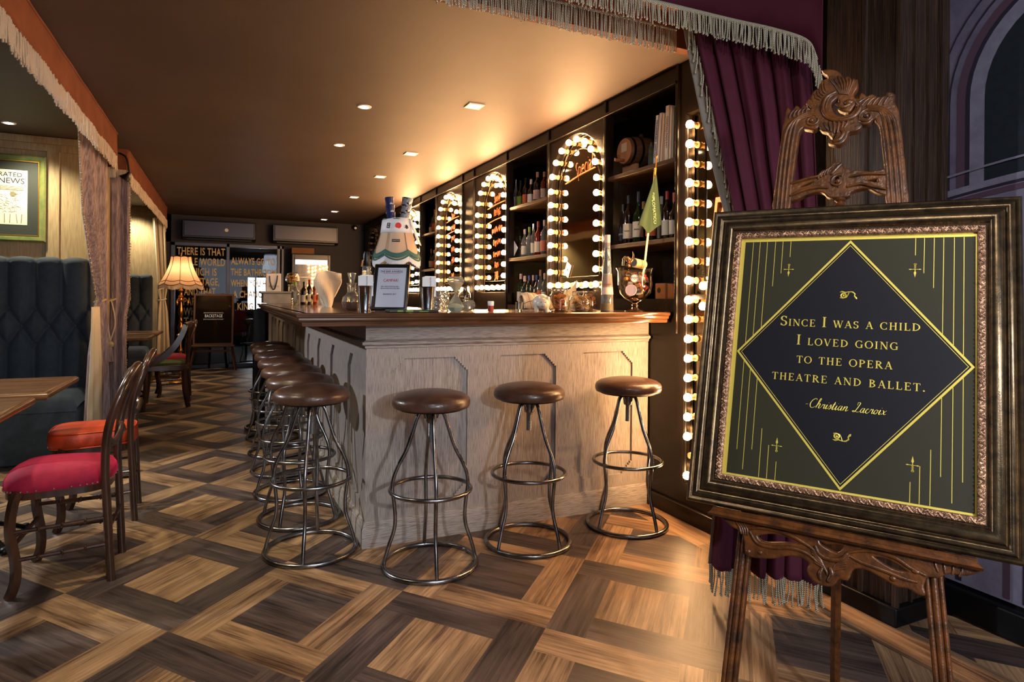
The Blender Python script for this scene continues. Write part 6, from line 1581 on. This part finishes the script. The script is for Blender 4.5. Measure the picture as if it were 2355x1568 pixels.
# tall yellow liqueur
t = thing('tall_liqueur_bottle', 'very tall tapering clear bottle of yellow liqueur on the right of the counter', 'bottle', (1.938, 2.93, ZT))
MB().lathe([(.036, 0), (.037, .006), (.031, .15), (.022, .26), (.014, .40), (.0145, .405)], 28).build('glass_body', M_clearbottle, t)
MB().lathe([(.033, .006), (.033, .045), (.0, .046)], 24).build('yellow_liquid', mat('yellow_liqueur', srgb(226, 190, 40), .1, trans=.4), t)
MB().grid(lambda u, v: ((.0345 - .0085 * v) * math.cos(R(180) + R(140) * u), (.0345 - .0085 * v) * math.sin(R(180) + R(140) * u), .095 + .115 * v), 14, 2).build('label_strip', mat('peach_label', srgb(236, 206, 186), .6), t)
text('GALLIANO', .0135, M_red, frame_m((-.019, -.0262, .150), (.82, -.57, 0), (.06, .06, 1)), t, sx=.7)
MB().lathe([(.0145, .36), (.0155, .405), (.0155, .428)], 18).build('cap', M_pinkl, t)
# big goblet and what it holds
GX, GY = 2.105, 2.90
t = thing('glass_goblet', 'large footed glass goblet covered with round stickers at the right end of the counter', 'goblet', (GX, GY, ZT))
MB().lathe([(.058, 0), (.056, .005), (.022, .014), (.012, .026), (.020, .034), (.012, .042), (.018, .052), (.062, .075), (.088, .105), (.096, .15), (.098, .225), (.108, .245), (.105, .246), (.094, .224), (.092, .15), (.083, .108), (.058, .08), (.0, .072)], 36, cap=False).build('glass', M_glass, t)
dd = Vector((-.36, -.93, 0)).normalized(); sd = Vector((-dd.y, dd.x, 0))
for nm, off, z, r_, mm in (('round_sticker', -.045, .120, .032, mat('lilac_sticker', srgb(206, 190, 200), .6)), ('round_sticker', -.028, .185, .024, M_white)):
    n_ = (dd * math.sqrt(.0985 ** 2 - off ** 2) + sd * off); nn = n_.normalized(); M = frame_m((n_.x * 1.02, n_.y * 1.02, z), (-nn.y, nn.x, 0), (0, 0, 1))
    MB().lathe([(0, 0), (r_, 0), (r_, .001), (0, .001)], 24, cap=False).tf(M).build(nm, mm, t)
    MB().tube([M @ Vector((r_ * .93 * math.cos(a * PI / 12), r_ * .93 * math.sin(a * PI / 12), .0015)) for a in range(24)], .0016, 4, closed=True).build('sticker_ring', M_ink if r_ < .03 else M_pinkl, t)
    if r_ < .03: text('TOT', .020, M_ink, M @ Matrix.Translation((0, 0, .002)), t)
b = MB()
for q in range(80):
    a = random.random() * 6.28; rr = .070 * math.sqrt(random.random()); b.cur = q % 5; z = .10 + .12 * q / 80
    b.tube([(rr * math.cos(a), rr * math.sin(a), z), (rr * math.cos(a + .4), rr * math.sin(a + .4), z + random.uniform(-.008, .012))], .009, 8)
b.build('corks_and_lids', [M_cork, M_gold, M_tin, M_white, M_red], t)['kind'] = 'stuff'
t = thing('carved_finial', 'carved bronze leaf ornament with curled horn lying in the goblet rim', 'ornament', (GX - .045, GY, ZT + .247))
b = MB(); b.tube(bez([(-.035, 0, .010), (-.030, 0, .040), (-.005, 0, .055), (.014, 0, .040), (.008, 0, .020), (-.008, 0, .025)], 6), .009, 8); b.tube(bez([(.010, 0, .03), (.028, 0, .045), (.034, 0, .07), (.026, 0, .092)], 6), .010, 8, rs=[.011 - .0005 * i for i in range(19)])
for q in range(5): b.ball((-.036 + .010 * q, -.004, .046 + .010 * math.sin(q * 1.3)), .009, 8, 6)
b.ball((-.006, -.01, .010), .012, 8, 6, (2.2, 1, 1)); b.build('leaf_scroll', M_bronze, t); MB().ball((-.006, -.011, .030), .006, 8, 6).build('orange_bead', mat('orange_bead', srgb(216, 90, 40), .4), t)
t = thing('cork_roll', 'thick cream roll lying across the rim of the glass goblet', 'roll', (GX + .040, GY + .02, ZT + .273)); MB().tube([(-.052, -.02, .004), (.046, .02, -.004)], .026, 20).build('roll_body', mat('cream_roll', srgb(236, 206, 140), .7), t)
MB().tube([(-.0535, -.0206, .0041), (-.0515, -.0198, .0039)], .023, 18).build('speckled_end', mat('blue_speckle', srgb(60, 70, 90), .7, col2=srgb(120, 130, 150), noise=200), t)
t = thing('green_pennant', 'dark green pennant on a pale pole standing in the glass goblet', 'flag', (GX + .03, GY - .02, ZT + .11))
MB().tube([(0, 0, 0), (.085, 0, .66)], .0055, 8).build('pole', mat('cream_pole', srgb(230, 214, 176), .5), t)
MB().tube([(.085, 0, .66), (.092, 0, .71)], .007, 8).tube([(.092, 0, .71), (.100, 0, .77)], .0035, 6).ball((.101, 0, .775), .008, 8, 6, (.6, .6, 1.6)).build('spear_tip', M_brass, t)
def pn(u, v):
    L_, Rr = Vector((-.040, -.012, .375)), Vector((.118, -.010, .385)); T_ = Vector((.087, -.008, .68)); q = L_.lerp(Rr, u); p = T_.lerp(q, v); return (p.x + .0 * u, p.y - .012 * math.sin(u * 8) * v - .004, p.z - .045 * v * math.sin(PI * u) ** 2)
MB().grid(pn, 24, 20).build('pennant', mat('green_cloth', srgb(38, 60, 38), .75, sheen=.3), t, solid=.002)
for s, uu, rot in (('DIPLOMATICO', .62, -84),):
    p = Vector(pn(uu, .60)); text(s, .027, mat('pale_green_print', srgb(150, 176, 130), .7), Matrix.Translation((p.x, p.y - .009, p.z)) @ Matrix.Rotation(R(90), 4, 'X') @ Matrix.Rotation(R(rot), 4, 'Z'), t)
t = tag(MB().grid(lambda u, v: (-.085 + .17 * u, .03 * v, .065 * (1 - v) * (.35 + .65 * u) + .11 * u * (1 - v) + .006 * math.sin(u * 14)), 24, 10).build('draped_cloth', M_cream_lin, solid=.003), 'pale cloth draped behind the glass jars', 'cloth'); t.location = (1.83, 3.22, ZT)
# far end of the counter
t = tag(MB().grid(lambda u, v: ((-.09 + .18 * u) * (.22 + .78 * min(1, v * 1.5)) * (1 - .55 * max(0, v - .75) * (1.5 if u < .5 else .4)), .012 * math.sin(u * 7 + v * 5), .245 * v * (1 - .15 * abs(u - .45) * (1 if v > .8 else 0))), 16, 16).build('folded_paper', mat('warm_white_paper', srgb(232, 216, 190), .8), smooth=False, solid=.02), 'large crumpled white paper shape standing on the far part of the counter', 'paper'); t.location = (.62, 4.3, ZT)
M_bagm = mat('white_paper_bag', srgb(206, 204, 204), .7)
t = thing('gift_bag', 'white gift bag with black ribbon handle on the far stand', 'bag', (.42, 6.46, 1.231)); MB().box(-.068, .068, -.04, .04, 0, .175).build('paper_bag', M_bagm, t, bevel=.003)
MB().tube(bez([(-.036, -.042, .150), (-.030, -.046, .09), (-.012, -.046, .032), (.0, -.046, .020), (.012, -.046, .032), (.030, -.046, .10), (.036, -.042, .155)], 6), .0055, 6).build('ribbon_handle', M_black, t)
for z in (.045, .053): MB().box(-.045, .050, -.0412, -.04, z, z + .002).build('printed_line', M_ink, t, smooth=False)
t = thing('gold_fruit_bowl', 'round glass jar full of gold trinkets on the far stand', 'jar', (.60, 6.50, 1.231)); MB().lathe([(.04, 0), (.042, .07), (.046, .075)], 20).build('stand_glass', M_clearbottle, t); MB().lathe([(.04, .085), (.066, .11), (.068, .14), (.05, .175), (.048, .19)], 24, cap=False).build('bowl', M_glass, t, solid=.0015)
b = MB()
for q in range(26): a = q * 2.4; b.ball((.036 * math.cos(a) * math.sqrt(q / 26), .036 * math.sin(a) * math.sqrt(q / 26), .105 + .055 * ((q * 7) % 26) / 26), .012, 7, 5)
b.build('gold_trinkets', M_gold, t)['kind'] = 'stuff'
GC = 'bottles on the far part of the counter'
for x, y, h_, r_, g, c, l, lab in ((.530, 5.5, .19, .030, M_clearbottle, M_lgreen, None, 'clear bottle leftmost on the far part of the counter'), (.590, 5.4, .19, .028, M_brownglass, M_black, M_paper, 'brown beer bottle on the far part of the counter'), (.645, 5.5, .21, .028, M_brownglass, M_red, M_paper, 'dark bottle with cream label beside the crumpled paper'),
                               (.70, 5.6, .20, .028, M_amber, M_cork, M_orange_l, 'amber bottle behind the crumpled paper')):
    bottle(x, y, ZT, h_, r_, g, c, l, lab, GC, 'round')
